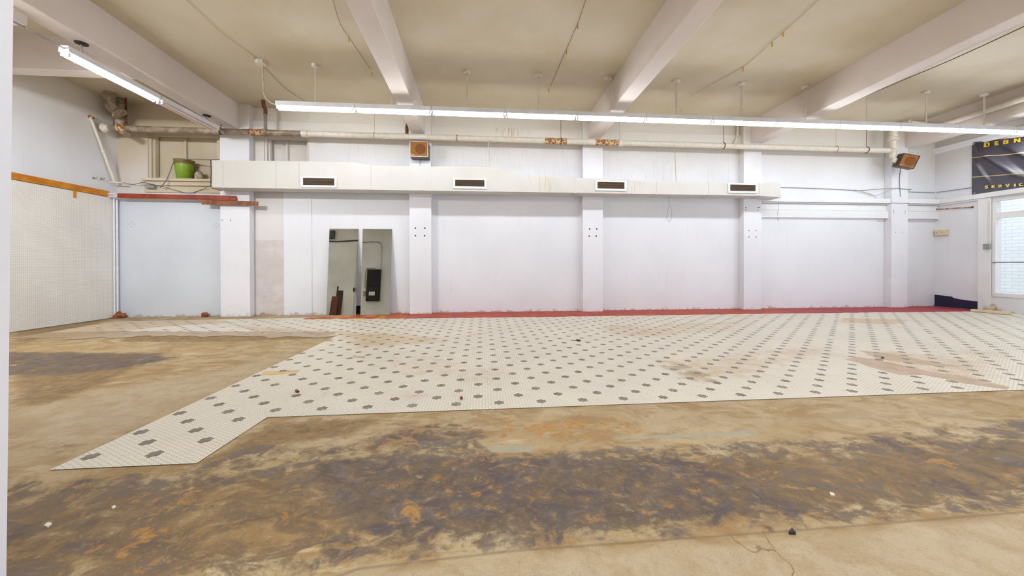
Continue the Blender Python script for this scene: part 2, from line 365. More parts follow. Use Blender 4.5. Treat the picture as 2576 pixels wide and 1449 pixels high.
def curve_pts(pts, n=8, sag=0.):   # smooth Catmull-Rom through points
    pts = [Vector(p) for p in pts]; out = []
    for i in range(len(pts)-1):
        p0 = pts[max(i-1, 0)]; p1 = pts[i]; p2 = pts[i+1]; p3 = pts[min(i+2, len(pts)-1)]
        for k in range(n):
            u = k/n; out.append(.5*((2*p1)+(p2-p0)*u+(2*p0-5*p1+4*p2-p3)*u*u+(3*p1-p0-3*p2+p3)*u**3))
    out.append(pts[-1]); return out

# ------------------------------------------------------------------ mask painting
def P2(l, z=0.): return np.array([[onZ(x, y, z)[0], onZ(x, y, z)[1]] for x, y in l])
def pmask(X, Y, poly, soft):   # 1 inside, 0 outside, soft edge (metres)
    n = len(poly); d = np.full(X.shape, 1e9); ins = np.zeros(X.shape, bool)
    for i in range(n):
        x1, y1 = poly[i]; x2, y2 = poly[(i+1) % n]; ex, ey = x2-x1, y2-y1
        tt = np.clip(((X-x1)*ex+(Y-y1)*ey)/(ex*ex+ey*ey+1e-12), 0, 1)
        d = np.minimum(d, np.hypot(X-x1-tt*ex, Y-y1-tt*ey))
        if abs(ey) > 1e-12:
            c = ((y1 > Y) != (y2 > Y)) & (X < ex*(Y-y1)/ey+x1); ins ^= c
    sd = np.where(ins, d, -d); return np.clip(.5+sd/soft/2, 0, 1)
def paint_masks(X, Y, layers, channels=6):
    A = np.zeros((channels,)+X.shape)
    for ch, val, soft, pts in layers: A[ch] = np.maximum(A[ch], val*pmask(X, Y, P2(pts), soft)) if val > 0 else np.clip(A[ch]+val*pmask(X, Y, P2(pts), soft), 0, 1)
    o = np.ones(X.shape); return {'stain_a': np.stack([A[0], A[1], A[2], o], -1).reshape(-1, 4), 'stain_b': np.stack([A[3], A[4], A[5], o], -1).reshape(-1, 4)}

# ------------------------------------------------------------------ floor
def seq(*segs):
    out = []
    for a, b, st in segs: out += list(np.arange(a, b-1e-6, st))
    return np.array(out+[segs[-1][1]])
xs = seq((XL, -3, .08), (-3, 4.6, .03), (4.6, XR, .08)); ys = seq((YB, .6, .4), (.6, 2.9, .025), (2.9, W, .06))
X, Y = np.meshgrid(xs, ys)
DK, OR, PL, BR, GY, CR = range(6)
layers = [
 (PL, .75, .06, [(-400, 1700), (900, 1432), (1300, 1388), (1500, 1374), (2060, 1334), (2450, 1300), (2900, 1265), (4000, 1900)]),
 (PL, .85, .3, [(20, 1040), (300, 970), (560, 930), (800, 860), (620, 960), (420, 1060), (60, 1180)]),
 (PL, .55, .2, [(1500, 1050), (2576, 1000), (2576, 1050), (1900, 1100), (1600, 1090)]),
 (BR, .75, .15, [(20, 885), (420, 885), (300, 955), (150, 1010), (20, 1040)]),
 (BR, .6, .15, [(20, 812), (300, 800), (200, 830), (20, 880)]),
 (BR, .8, .12, [(300, 838), (845, 835), (830, 852), (500, 862), (300, 860)]),
 (BR, .5, .2, [(20, 1100), (450, 1060), (260, 1130), (20, 1210)]),
 (DK, .68, .1, [(-300, 880), (400, 888), (455, 900), (330, 925), (170, 945), (-100, 950)]),
 (DK, .52, .05, [(-600, 1230), (20, 1205), (480, 1178), (640, 1110), (860, 1118), (1000, 1075), (1150, 1060), (1235, 1062), (1240, 1135), (1700, 1118), (2000, 1105), (2576, 1050), (3200, 1000), (3200, 1200), (2576, 1290), (2400, 1305), (2060, 1332), (1500, 1372), (1300, 1386), (900, 1430), (300, 1560), (-900, 1900)]),
 (DK, .78, .12, [(740, 1150), (1000, 1130), (1240, 1140), (1700, 1130), (1900, 1200), (2150, 1300), (1700, 1345), (1200, 1380), (900, 1390), (800, 1300), (760, 1200)]),
 (DK, .40, .06, [(930, 1060), (1232, 1058), (1232, 1130), (900, 1130)]),
 (DK, .62, .2, [(2100, 1110), (2700, 1060), (2700, 1110), (2300, 1150)]),
 (BR, .7, .2, [(1700, 1130), (2700, 1080), (2700, 1280), (2000, 1330), (1750, 1230)]),
 (BR, .7, .1, [(480, 1175), (672, 1060), (980, 1045), (900, 1100), (700, 1130)]),
 (BR, .62, .2, [(-600, 1230), (480, 1190), (900, 1130), (1100, 1300), (900, 1420), (300, 1560), (-900, 1900)]),
 (OR, .50, .2, [(20, 1240), (600, 1180), (820, 1150), (1000, 1350), (700, 1500), (20, 1600)]),
 (OR, .46, .2, [(800, 1120), (1900, 1120), (2300, 1300), (1500, 1380), (900, 1420)]),
 (OR, .62, .1, [(1240, 1045), (1560, 1040), (1700, 1090), (1450, 1125), (1340, 1110), (1240, 1118)]),
 (OR, .45, .3, [(1500, 1050), (2000, 1040), (2300, 1060), (1900, 1120), (1500, 1120)]),
 (OR, .5, .2, [(1900, 1130), (2576, 1090), (2576, 1240), (2100, 1290)]),
 (OR, .4, .2, [(60, 960), (500, 930), (300, 1000), (60, 1060)]),
 (GY, .9, .02, [(1215, 1122), (1340, 1122), (1342, 1137), (1240, 1140)]),
 (GY, .62, .04, [(1490, 1096), (1640, 1090), (1930, 1078), (1900, 1100), (1560, 1110)]),
 (CR, 1, .03, [(-300, 1900), (900, 1432), (1300, 1386), (1500, 1372), (2060, 1331), (2576, 1289), (3200, 1240), (4200, 1700)]),
]
at = paint_masks(X, Y, layers); at['stain_b'][:, 2] = np.maximum(at['stain_b'][:, 2], 0)
nx = len(xs); fb = MB(); fb.v = [(x, y, 0.) for x, y in zip(X.ravel(), Y.ravel())]
fb.f = [(j*nx+i, j*nx+i+1, (j+1)*nx+i+1, (j+1)*nx+i) for j in range(len(ys)-1) for i in range(nx-1)]; fb.mi = [0]*len(fb.f)
struct(fb.build('floor', 'concrete', org=(0, 0, 0), attrs=at))
# mosaic: bilinear patches a few millimetres proud of the concrete
ZM = .004
mo = MB(); MX = []; MY = []
def patch(p00, p10, p11, p01, nu, nv, jag=None):
    b = len(mo.v); p00, p10, p11, p01 = [np.array(p[:2]) for p in (p00, p10, p11, p01)]
    for j in range(nv+1):
        for i in range(nu+1):
            u, v = i/nu, j/nv; q = p00*(1-u)*(1-v)+p10*u*(1-v)+p11*u*v+p01*(1-u)*v
            if jag: q = q+jag(u, v)
            mo.v.append((q[0], q[1], ZM)); MX.append(q[0]); MY.append(q[1])
    w_ = nu+1; mo.f += [(b+j*w_+i, b+j*w_+i+1, b+(j+1)*w_+i+1, b+(j+1)*w_+i) for j in range(nv) for i in range(nu)]; mo.mi += [0]*(nu*nv)
a_ = onZ(125, 1184); b_ = onZ(495, 1167); c_ = onZ(672, 1051); e_ = onZ(845, 848)
yf = c_[1]; uu = (yf-a_[1])/(e_[1]-a_[1]); l_ = a_.lerp(e_, uu)
patch(a_, b_, c_, l_, 16, 12)
YM = 7.52
top_l = onZ(846, 846)
patch(l_, (XR, yf), (XR, top_l[1]), top_l, 300, 90)
rs = random.Random(3)
jl = [rs.uniform(-.09, .09) for _ in range(200)]
patch(top_l, (XR, top_l[1]), (XR, YM), (top_l[0], YM), 300, 40)
def jg(u, v):
    f = u*26; k = int(f); f -= k; f = f*f*(3-2*f); g = u*90; q = int(g); g -= q
    return np.array([0, ((jl[k]*(1-f)+jl[k+1]*f)+.18*(jl[q+60]*(1-g)+jl[q+61]*g)-.05*math.sin(u*9))*(1-v)])
tl0 = onZ(40, 850); patch((tl0[0], 5.78), top_l, (top_l[0], YM), (XL+.5, 7.3), 120, 40, jg)
# right part reaches the wall foot of the shop front
MX = np.array(MX); MY = np.array(MY)
TY, MI, WH, GM = 0, 1, 2, 3
ml = [
 (TY, .75, .3, [(560, 815), (1000, 838), (1150, 848), (1100, 870), (880, 880), (846, 850), (600, 835)]),
 (TY, .45, .4, [(900, 900), (1100, 880), (1400, 920), (1300, 1000), (900, 980)]),
 (TY, .6, .15, [(600, 985), (1100, 985), (1100, 1005), (600, 1003)]),
 (TY, .95, .2, [(30, 800), (520, 800), (600, 812), (420, 822), (100, 860), (30, 870)]),
 (TY, .55, .25, [(1500, 815), (1880, 805), (1880, 835), (1600, 860), (1480, 835)]),
 (TY, .55, .25, [(1580, 895), (1740, 890), (2130, 860), (2130, 900), (1900, 960), (1760, 975), (1660, 930)]),
 (TY, .85, .1, [(2120, 800), (2300, 805), (2250, 818), (2100, 812)]),
 (TY, .58, .25, [(2130, 870), (2500, 900), (2576, 960), (2540, 985), (2300, 940), (2130, 915)]),
 (TY, .5, .2, [(2300, 880), (2576, 870), (2576, 930), (2350, 920)]),
 (GM, .55, .1, [(1640, 920), (1720, 905), (1830, 960), (1800, 975), (1700, 955)]),
 (GM, .7, .1, [(20, 838), (300, 832), (845, 834), (845, 862), (20, 870)]),
 (GM, .6, .05, [(460, 840), (845, 838), (845, 848), (460, 850)]),
 (MI, .95, .01, [(2128, 905), (2160, 898), (2250, 915), (2330, 935), (2430, 948), (2540, 975), (2535, 982), (2420, 965), (2330, 945), (2260, 944), (2200, 927)]),
 (MI, .55, .04, [(2150, 880), (2250, 890), (2380, 915), (2480, 930), (2330, 922), (2200, 905)]),
 (WH, .9, .02, [(665, 935), (757, 932), (745, 942), (650, 946)]),
 (WH, .7, .03, [(880, 932), (905, 933), (880, 940)]),
 (WH, .5, .1, [(1140, 835), (1250, 838), (1180, 846)]),
 (WH, .5, .15, [(1380, 840), (1480, 842), (1460, 850), (1390, 846)]),
 (WH, .45, .1, [(1560, 795), (1700, 800), (1850, 815), (1700, 806)]),
]
mo.build('floor_mosaic', 'mosaic', org=(0, 0, 0), attrs=paint_masks(MX, MY, ml))['kind'] = 'structure'
fl = bpy.data.objects['floor_mosaic']
# the dark seven-tile flowers set into the mosaic
ex = np.array([math.cos(AL), math.sin(AL)]); ey = np.array([-math.sin(AL), math.cos(AL)])
va = ex*7*COL-ey*5.5*HP; vb = ex*7*COL+ey*5.5*HP
hexv = [(math.cos(math.radians(60*k)), math.sin(math.radians(60*k))) for k in range(6)]
R6 = HP/math.sqrt(3)
cells = [(0, 0)]+[(HP*math.cos(math.radians(30+60*k)), HP*math.sin(math.radians(30+60*k))) for k in range(6)]
cnt = {}; segs = []
for cx, cy in cells:
    pts = [(cx+R6*a, cy+R6*b) for a, b in hexv]
    for i in range(6): segs.append((pts[i], pts[(i+1) % 6]))
key = lambda p: (round(p[0], 5), round(p[1], 5))
for a, b in segs: cnt[frozenset((key(a), key(b)))] = cnt.get(frozenset((key(a), key(b))), 0)+1
out = {key(a): key(b) for a, b in segs if cnt[frozenset((key(a), key(b)))] == 1}
st = next(iter(out)); loop = [st]
while out[loop[-1]] != st: loop.append(out[loop[-1]])
fm = MB(); main = [(l_[0], l_[1]), (XR, yf), (XR, YM), (XL+.3, 7.3), (-5.9, 5.95), (top_l[0], top_l[1])]
strip = [(a_[0], a_[1]), (b_[0], b_[1]), (c_[0], c_[1]), (l_[0], l_[1])]
miss = [P2([(2128, 905), (2160, 898), (2250, 915), (2330, 935), (2430, 948), (2540, 975), (2535, 982), (2420, 965), (2330, 945), (2260, 944), (2200, 927)])]
pale = P2([(700, 975), (745, 975), (745, 990), (700, 990)])
for i in range(-60, 60):
    for j in range(-60, 60):
        p = np.array([OX, OY])+i*va+j*vb
        if not (-8 < p[0] < 11.2 and 1.5 < p[1] < 7.5): continue
        A = np.array([p[0]]); B = np.array([p[1]])
        if max(pmask(A, B, main, .001)[0], pmask(A, B, strip, .001)[0]) < .9: continue
        if pmask(A, B, miss[0], .001)[0] > .5 or pmask(A, B, pale, .001)[0] > .5: continue
        if p[0] < -2.3 and random.random() < .12: continue
        if random.random() < .02 and p[0] > 4: continue
        lp = [(p+ex*x*.97+ey*y*.97) for x, y in loop]
        if any(max(pmask(np.array([q[0]]), np.array([q[1]]), main, .001)[0], pmask(np.array([q[0]]), np.array([q[1]]), strip, .001)[0]) < .5 for q in lp[::3]): continue
        b0 = len(fm.v); fm.v += [(q[0], q[1], ZM+.0006) for q in lp]; fm.f.append(tuple(range(b0, b0+len(lp)))); fm.mi.append(0)
o = fm.build('flower_tile', 'flower', parent=fl, org=(0, 0, ZM)); o['kind'] = 'stuff'
# painted red margin along the wall
f1 = [onZ(*p) for p in [(762, 803.5), (1000, 802), (1400, 797), (1680, 793), (1900, 790), (2200, 786), (2320, 785.5), (2480, 783.5)]]
rb = MB(); pts = []
for q in np.linspace(0, len(f1)-1.001, 160):
    i = int(q); p = f1[i].lerp(f1[i+1], q-i); pts.append((p[0], p[1]+rs.uniform(-.02, .03)))
b0 = len(rb.v)
for x, y in pts:
    y2 = W if x > -2.9 else max(y+.002, y+(x+3.45)*1.0)
    y = min(y, W-.05); rb.v += [(x, y, .012), (x, min(W, max(y2, y+.004)), .012), (x, y-.003, .0)]
for i in range(len(pts)-1):
    a = 3*i; rb.f += [(a, a+3, a+4, a+1), (a+2, a+5, a+3, a)]; rb.mi += [0, 0]
struct(rb.build('floor_margin', 'red_strip'))

# ------------------------------------------------------------------ room shell
def cz(m_, x0, x1, y0, y1, zf, z1):   # box whose underside follows a sloping plane
    m_.hexa([(x0, y0, zf(y0)), (x1, y0, zf(y0)), (x1, y1, zf(y1)), (x0, y1, zf(y1)), (x0, y0, z1), (x1, y0, z1), (x1, y1, z1), (x0, y1, z1)])
cm = MB(); cz(cm, XL-.2, XR+.2, YB-.2, W+.2, ceil_z, 4.75); struct(cm.build('ceiling', 'ceiling'))
ZT = 4.6
# back wall in bays so that window recesses are real openings
xw1, xw2 = onY(372, 400, W)[0], onY(549, 400, W)[0]; zw0, zw1 = onY(460, 449, W)[2], onY(460, 337, W)[2]
xv1, xv2 = onY(664, 380, W)[0], onY(776, 380, W)[0]
wm = MB(); TW = .25
xp2 = -5.02
wm.box(XL-.2, xw1, W, W+TW, 0, ZT); wm.box(xw1, xw2, W, W+TW, 0, zw0); wm.box(xw1, xw2, W, W+TW, zw1, ZT); wm.box(xw2, xp2, W, W+TW, 0, ZT)
wm.box(xw1-.02, xw2+.02, W+.2, W+TW+.02, zw0-.02, zw1+.02)
struct(wm.build('wall_back_left', 'wall_blotchy'))
wm = MB(); wm.box(xp2, xv1, W, W+TW, 0, ZT); wm.box(xv1, xv2, W, W+TW, 0, zw0); wm.box(xv1, xv2, W, W+TW, zw1, ZT); wm.box(xv2, xv2+.02, W, W+TW, 0, ZT)
wm.box(xv1-.02, xv2+.02, W+.2, W+TW+.02, zw0-.02, zw1+.02)
struct(wm.build('wall_back_patched', 'wall_patched'))
wm = MB(); wm.box(xv2+.02, XR+.2, W, W+TW, 0, ZT); struct(wm.build('wall_back', 'wall'))
wm = MB(); wm.box(XL-.2, XL, YB-.2, W+.2, 0, ZT); struct(wm.build('wall_left', 'wall'))
wm = MB(); wm.box(XL-.2, XR+.2, YB-.2, YB, 0, ZT); struct(wm.build('wall_front', 'wall'))
# partition whose edge fills the left border of the picture
pe1 = onY(34, 0, 1.3)[0]; pe0 = onY(16, 1449, 1.3)[0]; zt_ = onY(34, 0, 1.3)[2]; zb_ = onY(16, 1449, 1.3)[2]
sl = (pe1-pe0)/(zt_-zb_)
pm = MB(); xa, xb = pe0-sl*zb_, pe0+sl*(ceil_z(1.2)-zb_)
pm.hexa([(XL, 1.15, 0), (xa, 1.15, 0), (xa, 1.3, 0), (XL, 1.3, 0), (XL, 1.15, ceil_z(1.15)+.05), (xb, 1.15, ceil_z(1.15)+.05), (xb, 1.3, ceil_z(1.3)+.05), (XL, 1.3, ceil_z(1.3)+.05)])
struct(pm.build('wall_partition', 'pillar'))
# pillars
PX = [(554, 628), (1030, 1085), (1466.5, 1517), (1871, 1916), (2243, 2284)]
pil = []
for a, b in PX:
    m_ = MB(); x0, x1 = onY(a, 600, PF)[0], onY(b, 600, PF)[0]
    m_.box(x0, x1, PF, W, 0, ceil_z(W)+.02)
    pil.append(struct(m_.build('pillar', 'pillar', bevel=.006)))
def dots(parent, pts, r, Y=PF):
    for x, y in pts:
        p = onY(x, y, Y); m_ = MB(); m_.lathe((p[0], Y+.001, p[2]), [(r*.6, -.004), (r, -.003), (r, 0)], 10, (0, 1, 0)); m_.build('anchor_hole', 'hole', parent)
dots(pil[0], [(559, 554), (580, 554)], .009)
dots(pil[1], [(1045, 574), (1069, 574), (1045, 593), (1068, 593)], .016)
dots(pil[2], [(1483, 576), (1501, 576), (1482, 594), (1500, 594)], .017)
dots(pil[3], [(1876, 522), (1876, 528), (1907, 522), (1911, 522), (1907, 528), (1884, 580), (1902, 580), (1884, 596), (1902, 596)], .012)
dots(pil[4], [(2248, 530), (2248, 535), (2277, 531), (2277, 536), (2253, 585), (2271, 585)], .009)
# beams running from the back wall towards the viewer
BX = [(-5.114, -4.837), (-1.43, -1.15), (2.338, 2.61), (6.11, 6.39), (9.98, 10.26)]
for x0, x1 in BX:
    m_ = MB(); cz(m_, x0, x1, YB if x0 > -5.2 else 1.3, PF+.02 if x0 > -6 else W, beam_z, ZT)
    struct(m_.build('beam', 'beam', bevel=.01))
m_ = MB(); m_.box(XL, BX[0][0], 5.72, 5.92, beam_z(5.8), ZT); struct(m_.build('beam', 'beam', bevel=.01))
m_ = MB(); m_.box(XL, BX[0][0]+.05, 4.25, 4.55, 3.72, ZT); struct(m_.build('beam', 'beam', bevel=.01))
m_ = MB(); m_.box(XR-.14, XR, 1.0, W, 4.06, ZT); struct(m_.build('beam', 'beam', bevel=.01))

# right wall: solid return, then shop-front windows
yA = 7.05; zs0, zs1 = .33, 2.42
yw = onX(2498, 600, XR)[1]
m_ = MB(); m_.box(XR, XR+.2, yw, W+.2, 0, ZT); m_.box(XR, XR+.2, YB, yw, zs1, ZT); m_.box(XR, XR+.2, YB, yw, 0, zs0)
for yy in (4.2, 1.4, -1.4): m_.box(XR, XR+.2, yy-.08, yy+.08, zs0, zs1)
struct(m_.build('wall_right', 'wall'))
p0, p1 = onX(2464, 600, XR)[1], onX(2488, 600, XR)[1]
m_ = MB(); m_.box(XR-.045, XR, yw+.01, p0, 0, zs1+.05); struct(m_.build('pilaster', 'trim', bevel=.004))
def framed(ya, yb, name):
    f = MB(); x0, x1 = XR-.02, XR+.08; t_ = .05
    f.box(x0, x1, ya, yb, zs0, zs0+t_*1.6); f.box(x0, x1, ya, yb, zs1-t_, zs1); f.box(x0, x1, ya, ya+t_, zs0+t_*1.6, zs1-t_); f.box(x0, x1, yb-t_, yb, zs0+t_*1.6, zs1-t_)
    f.box(x0, x1, ya+t_, yb-t_, 2.0, 2.12)
    o = struct(f.build(name, 'trim'))
    g = MB(); g.box(XR+.03, XR+.036, ya+t_, yb-t_, zs0+t_, zs1-t_); g.build('window_pane', 'glass', o)
    return o
framed(4.28, yw, 'window_1'); framed(1.48, 4.12, 'window_2'); framed(-1.32, 1.32, 'window_3'); framed(YB, -1.48, 'window_4')
m_ = MB(); z = onX(2520, 660, XR)[2]; m_.tube([(XR-.05, yw-.02, z), (XR-.05, 4.3, z)], .014, 10)
for yy in (yw-.04, 5.6, 4.34): m_.tube([(XR-.05, yy, z), (XR, yy, z)], .01, 8)
tag(m_.build('rail', 'grey'), 'thin grey horizontal guard rail across the shop window', 'rail')
m_ = MB(); m_.box(XR+2.0, XR+2.2, -8, 12, -1, 6.5); struct(m_.build('wall_brick_outside', 'brick'))
m_ = MB(); m_.box(XR+.2, XR+6, -9, 12, -.25, -.05); struct(m_.build('ground_outside', 'label'))
# cornice and mouldings of the right-hand bays
def mould(name, x0, x1, steps, Y0=W, mat='trim'):
    m_ = MB()
    for z0, z1, d_ in steps: m_.box(x0, x1, Y0-d_, Y0, z0, z1)
    return struct(m_.build(name, mat, bevel=.004))
xa = pil[3].location[0]+.2; x5r = onY(1916, 600, PF)[0]; x6l = onY(2243, 600, PF)[0]; x6r = onY(2284, 600, PF)[0]
zA, zB, zC, zD = onY(2060, 500, W)[2], onY(2060, 511, W)[2], onY(2060, 530, W)[2], onY(2060, 549, W)[2]
steps = [(zB, zA, .13), (zB-.03, zB-.004, .08), (zC+.004, zB-.036, .05), (zD, zC-.004, .085)]
mould('trim_1', x5r, x6l, steps)
mould('trim_2', x6r, XR, steps)
m_ = MB(); m_.box(XR-.07, XR, yw-2.6, W, zB, zA); m_.box(XR-.04, XR, p0, W, zB-.04, zB); struct(m_.build('trim_3', 'trim', bevel=.004))
m_ = MB(); m_.box(x6l-.015, x6r+.015, PF-.03, W-.01, zB+.0, zB+.045); struct(m_.build('trim_4', 'trim', bevel=.004))
m_ = MB(); z = onX(2450, 352, XR)[2]; m_.box(XR-.06, XR, 3.5, W, z-.05, z+.02); m_.box(XR-.035, XR, 3.5, W, z-.12, z-.05); struct(m_.build('trim_5', 'trim', bevel=.004))
z = onY(1200, 322, W)[2]
for i, (a, b) in enumerate([(xp2, BX[1][0]-.15), (-1.05, 2.28), (2.70, 6.0)]):
    m_ = MB(); m_.box(a, b, W-.05, W, z-.19, z); struct(m_.build('trim_%d' % (6+i), 'wall', bevel=.004))
# sheet panel of bay 5 with its joints, blue-grey panel of bay 1, pegboard
m_ = MB(); xq = onY(2203, 650, W)[0]; m_.box(x5r, xq, W-.035, W, .0, zD); struct(m_.build('panel', 'wall'))
xb0, xb1 = onY(299, 650, W)[0], onY(553, 650, W)[0]; zb1 = onY(420, 500, W)[2]
m_ = MB(); m_.box(xb0, -5.13, W-.02, W, .0, zb1); pn = struct(m_.build('panel', 'panel_grey', bevel=.003))
for x, y in [(325, 507), (337, 507), (331, 513), (331, 501), (331, 559), (331, 570), (325, 564), (337, 564), (544, 561), (544, 572), (538, 567), (550, 567)]:
    p = onY(x, y, W-.02); k = MB(); k.lathe((p[0], W-.019, p[2]), [(.005, -.003), (.007, 0)], 8, (0, 1, 0)); k.build('anchor_hole', 'hole', pn)
py0, py1 = 1.35, onX(280, 600, XL)[1]; zp1 = onX(150, 474, XL)[2]
m_ = MB(); m_.box(XL+.003, XL+.022, py0, py1, .01, zp1)
tag(m_.build('pegboard', 'pegboard', bevel=.003), 'large off-white pegboard sheet covering the lower left wall', 'pegboard')
m_ = MB(); m_.box(XL, XL+.05, py1+.005, W-.02, 0, onX(292, 500, XL)[2]); struct(m_.build('trim_9', 'trim', bevel=.004))
m_ = MB(); m_.box(-4.05, onY(785, 650, W)[0], W-.012, W, 0, 2.55); struct(m_.build('trim_10', 'wall'))

# window recesses high in the back wall
def recess(name, x0, x1, xm, sill):
    mt = 'wall_cream' if sill else 'wall_patched'
    f = MB(); t_ = .06
    f.box(x0, x0+.05, W+.02, W+.1, zw0, zw1); f.box(x0+.05, x0+.09, W+.06, W+.14, zw0, zw1)
    f.box(x1-.04, x1, W+.02, W+.1, zw0, zw1); f.box(x0, x1, W+.03, W+.1, zw1-.04, zw1)
    f.box(xm-.02, xm+.02, W+.12, W+.17, zw0, zw1-.04)
    f.box(x0, x1, W+.14, W+.2, zw0, zw0+.05)
    o = struct(f.build(name, mt))
    g = MB(); g.box(x0+.05, x1-.02, W+.17, W+.19, zw0, zw1); g.build('painted_pane', mt, o)
    if sill:
        s_ = MB(); za = onY(450, 449, W-.12)[2]; s_.box(onY(357, 449, W-.12)[0], -5.2, W-.14, W+.14, za-.05, za); s_.box(onY(364, 455, W)[0], -5.2, W-.08, W, za-.13, za-.05); s_.box(onY(366, 455, W)[0], -5.2, W-.03, W, za-.26, za-.13)
        s_.build('window_sill', 'wall_cream', o, bevel=.004)
    return o
recess('window_5', xw1, xw2, onY(469, 400, W+.15)[0], True)
recess('window_6', xv1, xv2, onY(723, 380, W+.15)[0], False)
zsill = onY(450, 449, W-.12)[2]

# ------------------------------------------------------------------ strip lights
def fixture(x0, length, Yc, zt, lit=True, axis='x', name='strip_light'):
    # zt: underside height of tubes; built along +x at origin then rotated when axis == 'y'
    root = bpy.data.objects.new(name, None); C.objects.link(root); root.location = (x0+length/2, Yc, zt)
    L = length/2
    h = MB(); h.prism([(x0, Yc-.062, zt+.048), (x0, Yc-.052, zt+.125), (x0, Yc+.052, zt+.125), (x0, Yc+.062, zt+.048)], (length-.006, 0, 0)); h.build('housing', 'white', root, bevel=.003)
    for s_ in (-1, 1):
        t_ = MB(); t_.tube([(x0+.052, Yc+s_*.034, zt+.021), (x0+length-.056, Yc+s_*.034, zt+.021)], .0165, 12); t_.build('tube', 'tube' if lit else 'tube_off', root)
        for xx in (x0+.016, x0+length-.034):
            e = MB(); e.box(xx-.008, xx+.014, Yc+s_*.034-.013, Yc+s_*.034+.013, zt+.0, zt+.06); e.build('lamp_holder', 'white', root, bevel=.002)
    return root
def stem(root, x, Y, z0, z1, mat='pipe_white', can='pipe_white', r=.008, rc=.055):
    s_ = MB(); s_.tube([(x, Y, z0), (x, Y, z1-.02)], r, 8); s_.build('stem', mat, root)
    c_ = MB(); c_.lathe((x, Y, z1), [(rc*.45, -.05), (rc*.9, -.035), (rc, -.02), (rc, 0)], 20); c_.build('canopy', can, root)
YR = 6.194
zt = onY(1000, 285, YR)[2]-.005
joints = [onY(x, 300, YR)[0] for x in (697, 887, 1080, 1265, 1445, 1617, 1785, 1947, 2105, 2260, 2405)]
pit = (joints[-1]-joints[0])/10
labs = ['leftmost lit strip light of the long row, its end fed by a bent conduit',
 'lit strip light hanging just left of the second ceiling beam',
 'lit strip light with its left end at the second beam, above the boxed speaker',
 'lit white strip light in the middle bay, right above the step down of the duct',
 'lit white strip light hanging left of and up to the third ceiling beam',
 'lit white strip light starting right of the third beam, above the pillar with four holes',
 'lit white strip light in the centre of the bay right of the third beam',
 'lit strip light with its stem just left of the fourth beam, above the duct end',
 'lit strip light whose thin rod vanishes upward behind the fourth beam',
 'lit white strip light directly above the elbow of the big white pipe on the right',
 'lit white strip light above the tilted speaker and the left edge of the black banner',
 'short lit strip light cut off by the right edge, above the black banner']
proto = fixture(joints[0], pit, YR, zt)
for i in range(12):
    if i == 0: r_ = proto
    elif i == 11:
        r_ = fixture(joints[0]+11*pit, .62, YR, zt)
    else:
        r_ = copy_tree(proto); r_.location = (proto.location[0]+i*pit, YR, zt)
    tag(r_, labs[i], 'strip light', 'strip lights of the long row')
    fx = r_
    if i == 11: continue
    x = [None, 985, 1174, 1353, 1527, 1700, 1863, 2025, 2180, 2331, 2477][i] if i else 793
    xx = onY(x, 235, YR)[0]
    top = ceil_z(YR)
    stem(r_, xx, YR, zt+.12, top)
# junction box and conduit that feed the row
jb = onCeil(656, 153); jr = thing('junction_box', 'small cream ceiling junction box with conduit bending down to the long light row', 'junction box', (jb[0], jb[1], ceil_z(jb[1])-.06))
m_ = MB(); m_.lathe((jb[0], jb[1], ceil_z(jb[1])), [(.075, -.06), (.08, -.055), (.08, 0)], 8); m_.build('box', 'pipe_white', jr)
yc = YR; c1 = (jb[0], yc, ceil_z(yc)-.05); zz = zt+.09
m_ = MB(); m_.tube(curve_pts([(jb[0]+.01, yc, ceil_z(yc)-.05), (jb[0]+.015, yc, zz+.35), (jb[0]+.03, yc, zz+.14), (jb[0]+.14, yc, zz+.01), (jb[0]+.24, yc, zz), (joints[0]+.0, yc, zz)], 8), .011, 8); m_.build('conduit', 'cable_cream', jr)
# short row along the left beam
pA, pB, pC = onCeil(158, 125, 3.775), onCeil(400, 250, 3.775), onCeil(545, 325, 3.775)
XF = -5.0
cA = onX(160, 130, XF); cB = onX(398, 253, XF); cC = onX(545, 327, XF)
def side_fix(ya, yb, lit, label):
    L = yb-ya; z_ = 3.60
    r_ = fixture(-L/2, L, 0, 0, lit)
    r_.rotation_euler = (0, 0, math.radians(90)); r_.location = (XF, (ya+yb)/2, z_)
    tag(r_, label, 'strip light', 'strip lights along the left beam'); return r_
print('left fixture', cA, cB, cC)
ZF = (cA[2]+cC[2])/2-.05
f1_ = side_fix(cA[1], cB[1]-.01, True, 'glowing strip light hung under the left beam, nearer to the viewer')
f2_ = side_fix(cB[1]+.01, cC[1], False, 'unlit strip light with reflection-tinted pinkish tube behind the glowing one under the left beam')
for f_ in (f1_, f2_): f_.location[2] = ZF
def rod(root, Yc):
    # children use the rotated root's frame: local x = world y, local y = -(world x - XF)
    top = beam_z(Yc)-ZF; lx = Yc-root.location[1]
    s_ = MB(); s_.tube([(lx, .0, .1), (lx, .0, top)], .009, 8); o = s_.build('stem', 'chrome', None, org=(0, 0, 0)); o.parent = root
    c_ = MB(); c_.lathe((lx, 0, top), [(.02, -.02), (.06, -.012), (.065, 0)], 20); o = c_.build('canopy', 'dark_metal', None, org=(0, 0, 0)); o.parent = root
rod(f1_, onCeil(205, 108, 3.775)[1]); rod(f2_, onCeil(519, 290, 3.775)[1])
m_ = MB(); a = Vector((XF, cA[1], ZF+.09)); b = onX(30, 52, XF); m_.tube([a, a.lerp(b, .8), b, b+(b-a)*.5], .011, 8)
m_.tube([a.lerp(b, .76), a.lerp(b, .8)], .016, 8)
tag(m_.build('conduit', 'chrome'), 'thin metal conduit running from the glowing left light to the left border', 'conduit')

